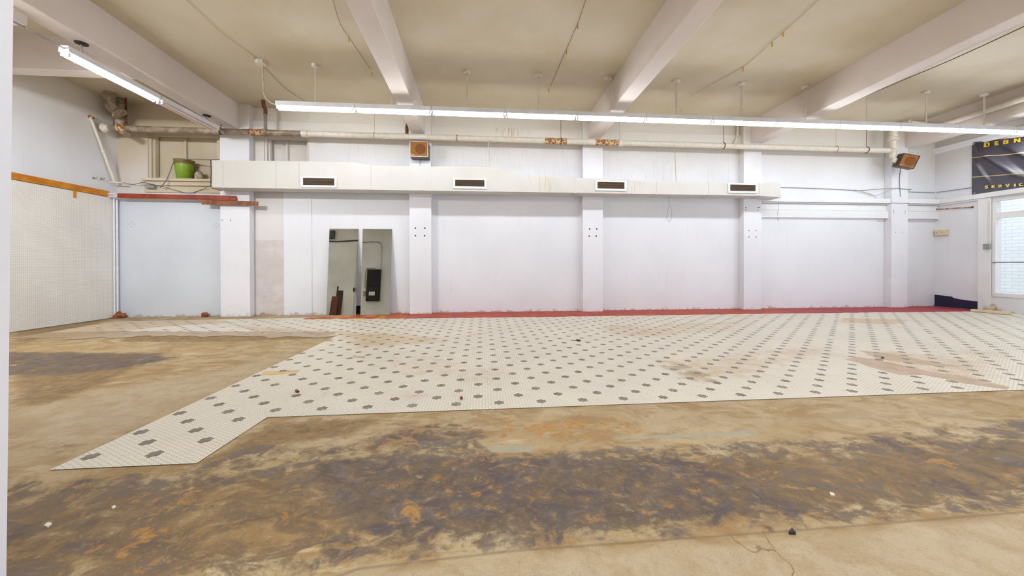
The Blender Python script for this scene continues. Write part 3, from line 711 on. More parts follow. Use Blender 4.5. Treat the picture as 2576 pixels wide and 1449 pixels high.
# ------------------------------------------------------------------ long pipe under the beams
YP = 7.55; RP = .058
pl, prr = onY(262, 322, YP), onY(2238, 379, YP)
def pp(x):  # point on the pipe axis at photo column x
    X_ = onY(x, 340, YP)[0]; k = (X_-pl[0])/(prr[0]-pl[0]); return pl.lerp(prr, k)
pipe = thing('water_pipe', 'long horizontal pipe under the beams, bare grey at left, painted white at right', 'pipe', pp(1300))
def seg(x0, x1, mat, r=RP, name='pipe_section'):
    m_ = MB(); m_.tube([pp(x0), pp(x1)], r, 16); return m_.build(name, mat, pipe)
seg(275, 628, 'pipe_grey'); seg(628, 662, 'rust', RP*1.05, 'rusty_section'); seg(662, 766, 'pipe_grey'); seg(760, 775, 'pipe_white', RP*1.25, 'coupling'); seg(775, 2238, 'pipe_white')
seg(1370, 1425, 'rust', RP*1.06, 'rusty_section'); seg(1497, 1565, 'rust', RP*1.06, 'rusty_section'); seg(1555, 1568, 'pipe_white', RP*1.3, 'coupling'); seg(962, 968, 'pipe_white', RP*1.15, 'coupling'); seg(1147, 1152, 'rust', RP*1.12, 'coupling')
seg(300, 318, 'rust', RP*1.4, 'coupling')
m_ = MB(); a = pp(262); m_.lathe(a, [(.075, -.02), (.09, 0), (.09, .02), (.065, .04), (.06, .1)], 20, (1, 0, 0)); m_.build('flange', 'pipe_white', pipe)
def hanger(x, top=None, r=.006, mat='cable_cream', ring=True):
    p = pp(x); m_ = MB(); Yt = YP
    if ring:
        m_.tube([p+Vector((0, RP*1.12*math.cos(a), RP*1.12*math.sin(a))) for a in np.linspace(0, 2*math.pi, 17)], .008, 6)
    tz = top if top else ceil_z(YP)
    m_.tube([(p[0], YP, p[2]+RP), (p[0], YP, tz)], r, 8)
    m_.build('hanger', mat, pipe)
hanger(942, r=.005); hanger(1411, r=.005, mat='dark_rust'); hanger(1561, r=.018, mat='pipe_white'); hanger(1820, r=.005, mat='dark_rust'); hanger(2180, r=.005, mat='dark_rust'); hanger(2103, r=.003); hanger(556, 3.95, r=.008, mat='dark_metal'); 
p = pp(668); m_ = MB(); m_.tube([(p[0], YP, p[2]), (p[0], YP, 4.02)], .03, 12); m_.build('riser', 'chrome', pipe)
m_ = MB(); m_.tube(curve_pts([(p[0], YP, 4.0), (p[0], YP, 4.1), (p[0]-.02, YP-.02, 4.16), (p[0]-.04, YP, ceil_z(YP))], 4), [.034]*13, 12); m_.build('rusty_elbow', 'dark_rust', pipe)
m_ = MB(); m_.tube([p-Vector((.04, 0, 0)), p+Vector((.04, 0, 0))], RP*1.3, 14); m_.build('coupling', 'pipe_grey', pipe)
# right-hand elbow, valve and the pipe that comes along beam five
m_ = MB(); e = pp(2240); m_.tube(curve_pts([e+Vector((-.03, 0, 0)), e+Vector((.05, 0, 0))], 3), RP*1.25, 14)
m_.tube([e+Vector((.06, 0, -.18)), e+Vector((.06, 0, -.1)), e+Vector((.06, 0, .12)), e+Vector((.06, 0, .24))], [.05, .07, .062, .062], 14)
m_.tube([e+Vector((.06, 0, -.26)), e+Vector((.09, -.02, -.18))], [.055, .055], 12)
m_.lathe(e+Vector((.06, 0, .22)), [(.07, 0), (.105, .01), (.105, .04), (.075, .05), (.075, .07), (.1, .08), (.1, .11), (.07, .12)], 16)
m_.tube(curve_pts([e+Vector((.06, 0, .34)), e+Vector((.07, -.02, .45)), e+Vector((.12, -.12, .52)), e+Vector((.14, -.3, .53))], 5), .075, 14)
m_.build('elbow', 'pipe_white', pipe)
ya = 5.2; pz = e[2]+.5
q0 = Vector((9.86, 7.2, onX(2350, 300, 9.86)[2])); zz = onX(2450, 272, 9.86)
m_ = MB(); m_.tube(curve_pts([e+Vector((.14, -.28, .53)), Vector((9.86, 7.0, 4.0)), Vector((9.86, 6.6, 4.02)), Vector((9.86, 1, 4.14))], 6), .055, 14); m_.build('pipe_run', 'pipe_white', pipe)
# pipe cluster in the upper left corner
cl = thing('drain_pipe', 'fat curved drain pipe with ribbed vertical duct in the upper left corner', 'pipe', onY(300, 330, 7.7))
A = onY(276, 215, 7.45); zc_ = ceil_z(7.45)
m_ = MB(); pts = [Vector((A[0], 7.45, zc_)), onY(276, 250, 7.45), onY(280, 268, 7.45), onY(292, 278, 7.5), onY(305, 284, 7.6)]
m_.tube(curve_pts(pts, 6), .085, 16); m_.build('bend', 'pipe_grey', cl)
a, b = pts[3], pts[4]; m_ = MB(); m_.lathe(onY(298, 284, 7.5), [(.09, 0), (.12, .01), (.12, .035), (.09, .045)], 18, (.7, .2, -.7)); m_.build('collar', 'pipe_grey', cl)
A = onY(304, 300, 7.7); m_ = MB(); m_.tube([(A[0], 7.7, onY(304, 325, 7.7)[2]), (A[0], 7.7, ceil_z(7.7))], .085, 16); m_.build('riser', 'pipe_grey', cl)
for x, y0, y1 in ((288, 268, 318), (317, 240, 318)):
    m_ = MB(); u = onY(x, y0, 7.66); v = onY(x, y1, 7.66); m_.tube([v, (v[0], 7.66, ceil_z(7.66))], .016, 8); m_.build('rusty_rod', 'dark_rust', cl)
m_ = MB(); m_.tube([onY(300, 325, 7.6), onY(322, 340, 7.5)], [.06, .045], 14); m_.lathe(onY(320, 338, 7.5), [(.055, 0), (.06, .02), (.045, .05)], 12, (.7, -.5, -.5)); m_.build('cleanout', 'pipe_grey', cl)
# slanting pole with foot bracket
a, b = onY(228, 296, 7.4), onY(289, 458, 7.75)
m_ = MB(); m_.tube([a, a.lerp(b, .5), b], [.024, .024, .028], 10); m_.tube([a.lerp(b, .49), a.lerp(b, .53)], .034, 10)
pr_ = tag(m_.build('pole', 'pipe_white'), 'slanting painted pole leaning in the upper left corner', 'pole')
m_ = MB(); m_.bar(onY(276, 458, 7.7), onY(309, 460, 7.7), .03, .02); m_.build('foot_bracket', 'pipe_white', pr_)
m_ = MB(); m_.tube([a+Vector((-.03, 0, .02)), a+Vector((.04, 0, 0))], .03, 8); m_.build('top_hook', 'rust', pr_)

# ------------------------------------------------------------------ air duct
YD = 7.40
top = [(532, 403), (850, 407), (883, 407.5), (942, 417), (1230, 420), (1305, 441), (1560, 452), (1645, 457), (1915, 461), (1961, 457)]
bot = [(1965, 497), (1915, 492.5), (1220, 481.5), (532, 471.5)]
dz = onY(900, 477, YD)[2]
duct = thing('air_duct', 'long white painted sheet-metal air duct running along the back wall', 'air duct', onY(1200, 482, YD))
prof = [onY(x, y, YD) for x, y in top]; xe = prof[-1][0]
bp_ = [onY(x, y, YD) for x, y in bot]
m_ = MB(); m_.prism([tuple(p) for p in prof]+[tuple(p) for p in bp_], (0, PF-YD-.001, 0)); m_.build('duct_body', 'duct', duct)
for x, yt, yb in [(560, 404, 472), (693, 405, 473.5), (751, 406, 474), (932, 415, 477), (1084, 419, 479.5), (1232, 421, 482), (1303, 441, 483), (1447, 447, 485.5), (1581, 453, 487.5), (1652, 457.5, 489), (1783, 459, 491), (1912, 461, 493)]:
    a, b = onY(x, yt, YD), onY(x, yb, YD); m_ = MB(); m_.box(a[0]-.008, a[0]+.008, YD-.006, PF-.05, b[2]-.006, a[2]+.004); m_.build('seam', 'duct', duct)
m_ = MB(); ex_ = bp_[0]; m_.box(ex_[0], ex_[0]+.03, YD+.06, PF-.06, ex_[2]+.06, onY(1961, 457, YD)[2]-.05); m_.build('end_cap', 'grey', duct)
m_ = MB(); ex_ = prof[0]; m_.box(ex_[0]-.004, ex_[0], YD-.004, PF-.002, bp_[-1][2], ex_[2]); m_.build('open_end', 'dark_metal', duct)
for x0, y0, x1, y1 in [(762, 447.5, 841, 466.5), (1145, 452, 1218.5, 469.5), (1503, 457.5, 1571, 475), (1837, 464, 1901, 481)]:
    a, b = onY(x0, y0, YD-.02), onY(x1, y1, YD-.02); fr = .045
    f = MB(); x0_, x1_, z0_, z1_ = a[0], b[0], b[2], a[2]
    for bx in ((x0_-fr, x1_+fr, z1_, z1_+fr*.6), (x0_-fr, x1_+fr, z0_-fr, z0_), (x0_-fr, x0_, z0_, z1_), (x1_, x1_+fr, z0_, z1_)): f.box(bx[0], bx[1], YD-.022, YD, bx[2], bx[3])
    v = f.build('vent_frame', 'white', duct, bevel=.003)
    k = MB(); k.box(x0_, x1_, YD-.003, YD-.001, z0_, z1_); k.build('vent_opening', 'black', v)
    k = MB(); n_ = 6
    for i in range(n_+1):
        zz = z0_+(z1_-z0_)*i/n_; k.box(x0_, x1_, YD-.018, YD-.004, zz-.0035, zz+.0035)
    for i in range(1, 24):
        xx = x0_+(x1_-x0_)*i/24; k.box(xx-.0012, xx+.0012, YD-.02, YD-.016, z0_, z1_)
    k.build('vent_slats', 'slat', v)
for x, y0, y1, mt in [(1228, 357, 420, 'pipe_white'), (1697, 365, 456, 'cable_cream')]:
    a, b = onY(x, y0, YD+.1), onY(x+4, y1, YD+.1); m_ = MB(); m_.tube([a, b], .007, 6); m_.build('strap', mt, duct)
m_ = MB(); a = [onY(*p, YD-.01) for p in [(552, 401), (530, 402), (531, 430), (530, 468), (535, 474), (558, 480)]]
m_.tube(a, .007, 6); m_.build('edge_cable', 'cable_dark', duct)

# ------------------------------------------------------------------ speakers
def speaker(cpos, w_, h_, d_, rz, rx, label, tiltroll=0):
    r_ = thing('speaker', label, 'speaker', cpos, 'wall speakers')
    def bx(n, mt, x0, x1, y0, y1, z0, z1, bev=.004):
        k = MB(); k.box(x0, x1, y0, y1, z0, z1); o = k.build(n, mt, None, bevel=bev, org=(0, 0, 0)); o.parent = r_; return o
    bx('cabinet', 'speaker_box', -w_/2, w_/2, 0, d_, -h_/2, h_/2)
    k = MB(); t_ = .013
    for a in ((-w_/2, w_/2, h_/2-t_, h_/2), (-w_/2, w_/2, -h_/2, -h_/2+t_), (-w_/2, -w_/2+t_, -h_/2, h_/2), (w_/2-t_, w_/2, -h_/2, h_/2)): k.box(a[0], a[1], -.012, 0, a[2], a[3])
    o = k.build('front_frame', 'speaker_edge' if rz == 0 else 'dark_metal', None, org=(0, 0, 0)); o.parent = r_
    g = bx('grille_cloth', 'speaker_cloth', -w_/2+t_, w_/2-t_, -.006, .002, -h_/2+t_, h_/2-t_, 0)
    k = MB(); k.lathe((0.03, -.006, 0), [(.09, -.002), (.1, -.0015), (.105, 0)], 28, (0, 1, 0)); o = k.build('cone', 'speaker_cone', None, org=(0, 0, 0)); o.parent = g
    k = MB(); k.box(-w_/2+.035, -w_/2+.08, -.009, -.006, -h_/2+.035, -h_/2+.045); o = k.build('badge', 'speaker_edge', None, org=(0, 0, 0)); o.parent = g
    r_.rotation_euler = (rx, tiltroll, rz); return r_
a, b = onY(1031, 355, PF-.24), onY(1077, 395, PF-.24)
speaker(((a[0]+b[0])/2, PF-.24, (a[2]+b[2])/2), abs(b[0]-a[0]), abs(a[2]-b[2]), .235, 0, math.radians(0), 'tan-fronted speaker box mounted flat on the second pillar above the duct')
p = onY(2278, 407, 7.42)
speaker((p[0]+.0, 7.36, p[2]), .30, .29, .20, math.radians(-22), math.radians(9), 'tilted tan-fronted speaker box beside the big white pipe elbow on the right', math.radians(18))
m_ = MB(); m_.tube(curve_pts([onY(2266, 425, PF-.01), onY(2263, 450, PF-.01), onY(2264, 475, PF-.01), onY(2266, 495, PF-.03)], 5), .006, 6)
tag(m_.build('speaker_wire', 'cable_grey'), 'thin grey wire dangling below the tilted right speaker', 'wire')
m_ = MB(); m_.tube(curve_pts([onY(1056, 394, PF-.01), onY(1057, 405, PF-.01), onY(1056, 416, PF-.01)], 5), .004, 6)
tag(m_.build('speaker_wire', 'cable_dark'), 'short thin wire below the speaker on the second pillar', 'wire')

# ------------------------------------------------------------------ bucket and things on the sill
bz = zsill; bc = onY(463, 445, W-.0)
R0, R1 = .145, .115
bx0 = onY(441, 410, W-.02)[0]; bx1 = onY(486, 410, W-.02)[0]; R0 = (bx1-bx0)/2
btop = onY(460, 404, W-.02)[2]
buc = thing('bucket', 'lime green plastic bucket with brown rim on the high window sill', 'bucket', ((bx0+bx1)/2, W-.02, bz))
hh = btop-bz
m_ = MB(); m_.lathe(((bx0+bx1)/2, W-.02, bz), [(R0*.70, 0), (R0*.72, .005), (R0*.93, hh*.8), (R0*.88, hh*.8), (R0*.68, .02)], 28); m_.build('body', 'green', buc)
m_ = MB(); m_.lathe(((bx0+bx1)/2, W-.02, bz+hh*.78), [(R0*.94, 0), (R0*.97, .01), (R0, hh*.2), (R0*1.02, hh*.22), (R0*.95, hh*.22), (R0*.9, 0)], 28); m_.build('rim', 'bucket_rim', buc)
m_ = MB(); q = onY(500, 436, W)
m_.lathe((q[0], W, bz), [(.06, 0), (.075, .03), (.08, .12), (.05, .17), (.03, .18)], 9)
o = tag(m_.build('crumpled_bag', 'rubble_white'), 'crumpled greyish white bag beside the green bucket on the sill', 'bag')
for vv in o.data.vertices: vv.co += Vector((rs.uniform(-.02, .02), rs.uniform(-.02, .02), rs.uniform(-.01, .01) if vv.co.z > .02 else 0))
# cables around the sill
m_ = MB(); m_.tube(curve_pts([onY(404, 472, W-.16), onY(420, 450, W-.18), onY(437, 408, W-.18), onY(445, 402, W-.18), onY(480, 401, W-.18), onY(530, 402, 7.45)], 6), .009, 8)
cb_ = tag(m_.build('cable', 'cable_grey'), 'grey cable rising past the green bucket to the duct end', 'cable')
m_ = MB(); m_.tube(curve_pts([onY(309, 459, W-.1), onY(335, 464, W-.05), onY(360, 459, W-.15), onY(390, 466, W-.15), onY(412, 470, W-.15), onY(440, 478, W-.1), onY(475, 486, W-.05), onY(505, 478, W-.05), onY(520, 472, W-.1)], 6), .005, 6)
tag(m_.build('cable', 'cable_dark'), 'thin dark cable looping below the window sill', 'cable')
m_ = MB(); a = onY(368, 463, W-.08); b = onY(390, 474, W-.08); m_.box(a[0], b[0], W-.11, W-.04, b[2], a[2])
tag(m_.build('connector_box', 'grey', bevel=.004), 'small grey connector box on the cable left of the sill', 'connector box')
# rails and planks
a0, a1 = onX(30, 446, XL+.02), onX(272, 489, XL+.02)
m_ = MB(); m_.prism([(XL, 1.35, onX(32, 437, XL)[2]-0), (XL, a1[1], onX(275, 482, XL)[2]), (XL, a1[1], onX(275, 496, XL)[2]), (XL, 1.35, onX(32, 453, XL)[2])], (.04, 0, 0))
zr = [v for v in m_.v]
tag(m_.build('wooden_rail', 'orange_wood', bevel=.004), 'long glossy orange wooden rail on the left wall above the pegboard', 'rail')
a, b = onY(300, 487, W-.04), onY(594, 503, W-.2)
m_ = MB(); q = [onY(295, 486, 7.7), onY(592, 492.5, 7.7), onY(594, 504, 7.7), onY(295, 497.5, 7.7)]
m_.prism([tuple(v) for v in q], (0, .04, 0)); tag(m_.build('wooden_rail', 'red_wood', bevel=.003), 'dark red wooden rail across the left end of the back wall', 'rail')
m_ = MB(); q = [onY(507, 502.5, 7.66), onY(648, 507, 7.66), onY(647, 517, 7.66), onY(507, 514, 7.66)]
m_.prism([tuple(v) for v in q], (0, .035, 0)); tag(m_.build('wooden_plank', 'brown_wood', bevel=.003), 'short brown plank fixed under the end of the dark red rail', 'plank')
m_ = MB(); q = [onY(270, 485, 7.68), onY(293, 486, 7.68), onY(293, 498, 7.68), onY(270, 497, 7.68)]
for i in range(3):
    u = i/3+.05; l0 = q[0].lerp(q[3], u); l1 = q[0].lerp(q[3], u+.17); r0 = q[1].lerp(q[2], u); r1 = q[1].lerp(q[2], u+.17); m_.prism([tuple(l0), tuple(r0), tuple(r1), tuple(l1)], (0, .03, 0))
tag(m_.build('corner_clip', 'white', bevel=.003), 'white slotted clip joining the orange and dark red rails', 'clip')
m_ = MB(); a = onX(188, 484, XL+.03); b = onX(188, 497, XL+.03); m_.box(XL+.02, XL+.035, a[1]-.02, a[1]+.02, b[2], a[2]+.04); tag(m_.build('rail_bracket', 'orange_wood'), 'small tan bracket below the orange rail on the pegboard', 'bracket')
m_ = MB(); a = onY(287, 540, 7.78); m_.tube([(a[0], 7.78, .02), (a[0], 7.78, onY(287, 500, 7.78)[2])], .012, 8)
a = onY(294, 540, 7.82); m_.tube([(a[0], 7.82, .02), (a[0], 7.82, onY(294, 500, 7.82)[2])], .016, 8)
tag(m_.build('corner_conduit', 'white'), 'pair of white vertical conduits in the left corner beside the pegboard', 'conduit')
# rubble at the foot of the blue-grey panel
def rubble(c, sx, sy, sz, mt, label, name='rubble', n=1, seed=1):
    rr = random.Random(seed); bm = bmesh.new(); bmesh.ops.create_icosphere(bm, subdivisions=3, radius=1)
    for v in bm.verts:
        k = 1+.25*math.sin(v.co.x*5+seed)*math.cos(v.co.y*4)+rr.uniform(-.07, .07); v.co = Vector((v.co.x*sx*k, v.co.y*sy*k, max(0, v.co.z+.25)*sz*k*.8))
    me = bpy.data.meshes.new(name); bm.to_mesh(me); bm.free(); me.materials.append(M[mt]); o = bpy.data.objects.new(name, me); C.objects.link(o); o.location = c
    return tag(o, label, 'rubble')
p = onZ(325, 797); rubble((p[0], W-.12, 0), .08, .07, .12, 'brick_rubble', 'lump of broken brick at the left foot of the grey-blue panel', seed=2)
p = onZ(516, 797); rubble((p[0], W-.09, 0), .065, .05, .09, 'brick_rubble', 'orange brick fragment near the right foot of the grey-blue panel', seed=5)
p = onX(2512, 779, XR-.25); rubble((p[0], 6.75, 0), .09, .12, .16, 'rubble_white', 'pale plaster rubble under the shop window', seed=7)
m_ = MB(); a = onZ(2502, 784, .03); m_.bar((XR-.42, 6.95, .035), (XR-.40, 6.4, .035), .1, .05); tag(m_.build('loose_board', 'pale_wood', bevel=.004), 'short pale board lying under the shop window', 'board')

# ------------------------------------------------------------------ mirrors
TIL = math.radians(5.8)
def mirror(x0, x1, yb, zt_, label, dx):
    hgt = zt_/math.cos(TIL); r_ = thing('mirror', label, 'mirror', ((x0+x1)/2, yb, .012), 'tall mirrors leaning on the back wall')
    w_ = x1-x0
    k = MB(); k.box(-w_/2, w_/2, 0, .004, 0, hgt); o = k.build('mirror_glass', 'mirror', None, org=(0, 0, 0)); o.parent = r_
    k = MB(); k.box(-w_/2, w_/2, .0045, .012, 0, hgt); o = k.build('backing', 'grey', None, org=(0, 0, 0)); o.parent = r_
    r_.rotation_euler = (-TIL, 0, dx); return r_
zt_ = onY(865, 577, W-.02)[2]
Lm = [onY(822, 794, 7.71), onY(895.5, 794, 7.71), onY(828, 578, W-.02), onY(901, 578, W-.02)]
Rm = [onY(907, 793, 7.71), onY(982, 793, 7.71), onY(912, 578, W-.02), onY(985, 578, W-.02)]
mirror((Lm[0][0]+Lm[2][0])/2, (Lm[1][0]+Lm[3][0])/2, 7.705, zt_, 'left tall frameless mirror leaning against the back wall, reflecting leaning boards', 0)
mirror((Rm[0][0]+Rm[2][0])/2, (Rm[1][0]+Rm[3][0])/2, 7.705, zt_, 'right tall frameless mirror leaning against the back wall, reflecting a black electric panel', 0)
m_ = MB(); m_.box(onY(897, 780, W)[0]-.1, onY(906, 780, W)[0]+.1, W-.004, W, .013, onY(900, 769, W)[2]); struct(m_.build('baseboard_back', 'navy'))

# things on the far face of the partition, seen in the mirrors
def refl(x, y, mx0, Ym=7.8, Yp=1.3):   # photo point in a mirror -> point on the partition's back face
    d = ray(x, y); n = np.array([0, -math.cos(TIL), math.sin(TIL)])
    p0 = np.array([0, 7.709, .012]); t_ = ((p0-C0)@n)/(d@n); h_ = C0+t_*d; r_ = d-2*(d@n)*n
    s_ = (Yp-h_[1])/r_[1]; return Vector(h_+s_*r_)
c0, c1 = refl(923, 680, 0), refl(958, 758, 0)
pa, pb = refl(960, 679, 0), refl(922, 758, 0)
print('panel', pa, pb)
x0, x1 = sorted((pa[0], pb[0])); z0, z1 = sorted((pa[2], pb[2]))
ep = thing('electric_panel', 'black electric breaker panel seen in the right mirror', 'electric panel', ((x0+x1)/2, 1.36, z0))
m_ = MB(); m_.box(x0, x1, 1.305, 1.42, z0, z1); m_.build('cabinet', 'black', ep, bevel=.004)
zm = z0+(z1-z0)*.46
m_ = MB(); m_.box(x0+.03, x1-.03, 1.42, 1.43, zm, z1-.03); m_.build('door', 'black', ep, bevel=.004)
m_ = MB(); m_.box(x0+.03, x1-.03, 1.42, 1.43, z0+.03, zm-.02); m_.build('door', 'black', ep, bevel=.004)
a, b = refl(931, 735, 0), refl(945, 744, 0); m_ = MB(); m_.box(min(a[0], b[0]), max(a[0], b[0]), 1.43, 1.434, min(a[2], b[2]), max(a[2], b[2])); m_.build('label_card', 'label', ep)
def rt(pts, r, mt, name, label, cat, Yp=1.33):
    k = MB(); k.tube(curve_pts([refl(x, y, 0, Yp=Yp) for x, y in pts], 6), r, 8); return tag(k.build(name, mt), label, cat)
rt([(957, 679), (958, 650), (960, 632), (960, 622), (957, 613), (948, 609), (930, 609), (905, 610)], .018, 'chrome', 'conduit', 'metal conduit bending above the black panel in the right mirror', 'conduit')
rt([(905, 609), (899, 605), (880, 606), (860, 607), (846, 608), (815, 606)], .022, 'dark_metal', 'conduit', 'dark horizontal conduit seen across the left mirror', 'conduit')
rt([(944, 675), (930, 675), (922, 677), (919, 690), (917, 725)], .014, 'chrome', 'conduit', 'small conduit looping left of the black panel in the right mirror', 'conduit')
a = refl(917, 738, 0, Yp=1.35); m_ = MB(); m_.box(a[0]-.05, a[0]+.05, 1.3, 1.36, a[2]-.08, a[2]+.08); tag(m_.build('switch_box', 'grey', bevel=.004), 'small grey switch box left of the black panel in the right mirror', 'switch box')
a = refl(892, 729, 0, Yp=1.35); m_ = MB(); m_.box(a[0]-.05, a[0]+.05, 1.3, 1.36, a[2]-.08, a[2]+.08); tag(m_.build('switch_box', 'grey', bevel=.004), 'small grey switch box at the right edge of the left mirror', 'switch box')
def lean(x0, y0, x1, y1, mt, label, th=.03, dy=0):
    a, b = refl(x0, y0, 0, Yp=1.45), refl(x1, y1, 0, Yp=1.45); xa_, xb_ = sorted((a[0], b[0])); zt2 = max(a[2], b[2])
    k = MB(); k.hexa([(xa_, 1.5+dy, 0), (xb_, 1.5+dy, 0), (xb_, 1.5+dy+th, 0), (xa_, 1.5+dy+th, 0), (xa_, 1.31+dy*.6, zt2), (xb_, 1.31+dy*.6, zt2), (xb_, 1.31+dy*.6+th, zt2), (xa_, 1.31+dy*.6+th, zt2)])
    return tag(k.build('leaning_board', mt, bevel=.003), label, 'board', 'boards leaning on the partition')
lean(846, 719, 857, 793, 'dark_wood3', 'taller dark brown board leaning on the partition in the left mirror')
o = lean(834, 745, 847, 793, 'dark_wood2', 'shorter reddish brown board leaning in the left mirror', dy=.09)
m_ = MB(); a = refl(860, 640, 0); xk = a[0]; m_.box(xk, refl(899, 640, 0)[0], 1.3, 1.36, 0, refl(870, 611, 0)[2]); struct(m_.build('panel', 'wall'))
a, b = refl(829, 582, 0), refl(843, 602, 0); m_ = MB(); m_.box(min(a[0], b[0]), max(a[0], b[0]), 1.305, 1.45, b[2], a[2]); tag(m_.build('wall_box', 'teal', bevel=.006), 'dark green box high on the wall seen in the top left of the left mirror', 'box')

# ------------------------------------------------------------------ right wall things
# banner with folds
by0, by1 = onX(2445, 400, XR-.03)[1], 5.2
def bz_(px_, ): return px_
zt0, zt1 = onX(2445, 358, XR-.03)[2], onX(2576, 344, XR-.03)[2]; zb0, zb1 = onX(2445, 490, XR-.03)[2], onX(2576, 483.5, XR-.03)[2]
yv0, yv1 = by0, onX(2576, 400, XR-.03)[1]
ban = thing('banner', 'black vinyl banner with yellow lettering above the shop window', 'banner', (XR-.03, (by0+by1)/2, zb0))
def bn(u, v):   # u along wall (0 at left edge, metres), v 0 bottom..1 top
    k = u/(yv0-yv1); zt_b = zt0+(zt1-zt0)*k; zb_b = zb0+(zb1-zb0)*k; z = zb_b+(zt_b-zb_b)*v
    d1 = math.exp(-(((u*.9+v*.95)-.95)/.09)**2)*.13
    d2 = math.exp(-(((u*.75+v*.95)-1.25)/.07)**2)*.08
    d3 = math.exp(-(((u*1.3+v*.7)-.52)/.06)**2)*.06
    d4 = .012*math.sin(u*13+v*7)+.02*math.exp(-(((u*.6+v*.9)-.62)/.06)**2)
    calm = 1-.8*math.exp(-((v-.9)/.11)**2)-.8*math.exp(-((v-.17)/.12)**2)
    d1 *= calm; d2 *= calm; d3 *= calm
    edge = min(1, u/.12)*min(1, (1-v)/.12+.15)*min(1, v/.15+.2)
    return Vector((XR-.03-(.012+d1+d2+d3+d4)*edge, yv0-u, z))
k = MB(); NU, NV = 90, 60; UW = by0-by1
for j in range(NV+1):
    for i in range(NU+1): k.v.append(tuple(bn(UW*i/NU, j/NV)))
k.f = [(j*(NU+1)+i, j*(NU+1)+i+1, (j+1)*(NU+1)+i+1, (j+1)*(NU+1)+i) for j in range(NV) for i in range(NU)]; k.mi = [0]*len(k.f); k.smooth = True
o = k.build('cloth', 'banner', ban); sd = o.modifiers.new('s', 'SOLIDIFY'); sd.thickness = .002
for v0 in (.705, .335):
    k = MB(); pts = [bn(UW*i/80, v0+.0*i)+Vector((-.004, 0, 0)) for i in range(81)]
    for p in pts: k.v += [(p[0], p[1], p[2]-.009), (p[0], p[1], p[2]+.009)]
    k.f = [(2*i, 2*i+2, 2*i+3, 2*i+1) for i in range(80)]; k.mi = [0]*80; k.build('gold_line', 'cream_line', ban)
LET = {'D': [[(0, 0), (.55, 0), (.85, .25), (.85, .75), (.55, 1), (0, 1)], [(.27, .22), (.27, .78), (.5, .78), (.58, .65), (.58, .35), (.5, .22)]],
 'I': [[(0, 0), (.28, 0), (.28, 1), (0, 1)]],
 'E': [[(0, 0), (.7, 0), (.7, .22), (.27, .22), (.27, .4), (.62, .4), (.62, .6), (.27, .6), (.27, .78), (.7, .78), (.7, 1), (0, 1)]],
 'B': [[(0, 0), (.6, 0), (.82, .14), (.82, .4), (.68, .52), (.78, .64), (.78, .86), (.58, 1), (0, 1)], [(.27, .2), (.27, .42), (.5, .42), (.5, .2)], [(.27, .6), (.27, .8), (.48, .8), (.48, .6)]],
 'N': [[(0, 0), (.26, 0), (.26, .55), (.64, 0), (.9, 0), (.9, 1), (.64, 1), (.64, .45), (.26, 1), (0, 1)]],
 'R': [[(0, 0), (.27, 0), (.27, .34), (.36, .34), (.56, 0), (.88, 0), (.64, .38), (.8, .5), (.82, .78), (.68, .95), (.5, 1), (0, 1)], [(.27, .54), (.27, .8), (.48, .8), (.52, .67), (.48, .54)]],
 'V': [[(.3, 0), (.6, 0), (.9, 1), (.62, 1), (.45, .38), (.28, 1), (0, 1)]],
 'S': [[(.05, .1), (.2, 0), (.6, 0), (.8, .14), (.8, .45), (.65, .56), (.3, .64), (.3, .76), (.5, .8), (.74, .72), (.74, .92), (.55, 1), (.22, 1), (.04, .84), (.04, .58), (.2, .47), (.52, .38), (.52, .24), (.34, .2), (.05, .32)]],
 'C': [[(.82, .3), (.6, .22), (.4, .24), (.28, .4), (.28, .6), (.4, .76), (.6, .78), (.82, .7), (.82, .94), (.6, 1), (.3, 1), (.08, .84), (0, .6), (0, .4), (.08, .16), (.3, 0), (.6, 0), (.82, .06)]]}
from mathutils.geometry import tessellate_polygon
def letter(ch, px0, px1, ytop, ybot, mt):
    loops = LET[ch]; flat = [p for l in loops for p in l]; tri = tessellate_polygon([[Vector((p[0], p[1], 0)) for p in l] for l in loops])
    wmax = max(p[0] for p in flat); bm = bmesh.new(); P_ = []
    ya_, yb_ = onX(px0, ytop, XR-.05)[1], onX(px1, ytop, XR-.05)[1]
    for p in flat:
        u = (by0-ya_)+(ya_-yb_)*p[0]/wmax; kx = px0+(px1-px0)*p[0]/wmax; yy = ybot+(ytop-ybot)*p[1]-(kx-px0)*.12
        zz = onX(kx, yy, XR-.05)[2]; q = bn(u, .5); k_ = u/(yv0-yv1); ztb = zt0+(zt1-zt0)*k_; zbb = zb0+(zb1-zb0)*k_
        v = (zz-zbb)/(ztb-zbb); q = bn(u, v); q[0] = min(q[0], XR-.045); P_.append((q[0]-.014, q[1], q[2]))
    k = MB(); k.add(P_, tri); o = k.build('letter', mt, ban); s_ = o.modifiers.new('s', 'SOLIDIFY'); s_.thickness = .003
for ch, a, b, t1, t2 in [('D', 2477, 2491, 359, 370.5), ('E', 2503, 2513, 356, 366), ('B', 2526, 2539, 352.5, 363), ('N', 2552, 2568, 349, 359)]: letter(ch, a, b, t1, t2, 'gold')
for ch, a, b, t1, t2 in [('S', 2478, 2487, 467, 474.5), ('E', 2496, 2504, 466, 473), ('R', 2512.5, 2523, 465, 472), ('V', 2531, 2542, 463.5, 471), ('I', 2552, 2556.5, 462.5, 469.5), ('C', 2564, 2576, 461, 468.5)]: letter(ch, a, b, t1, t2, 'gold_pale')
for v in (.965, .03):
    q = bn(.05, v); k = MB(); k.lathe((q[0]-.003, q[1], q[2]), [(.008, -.003), (.018, -.002), (.02, 0)], 12, (1, 0, 0)); k.build('eyelet', 'chrome', ban)
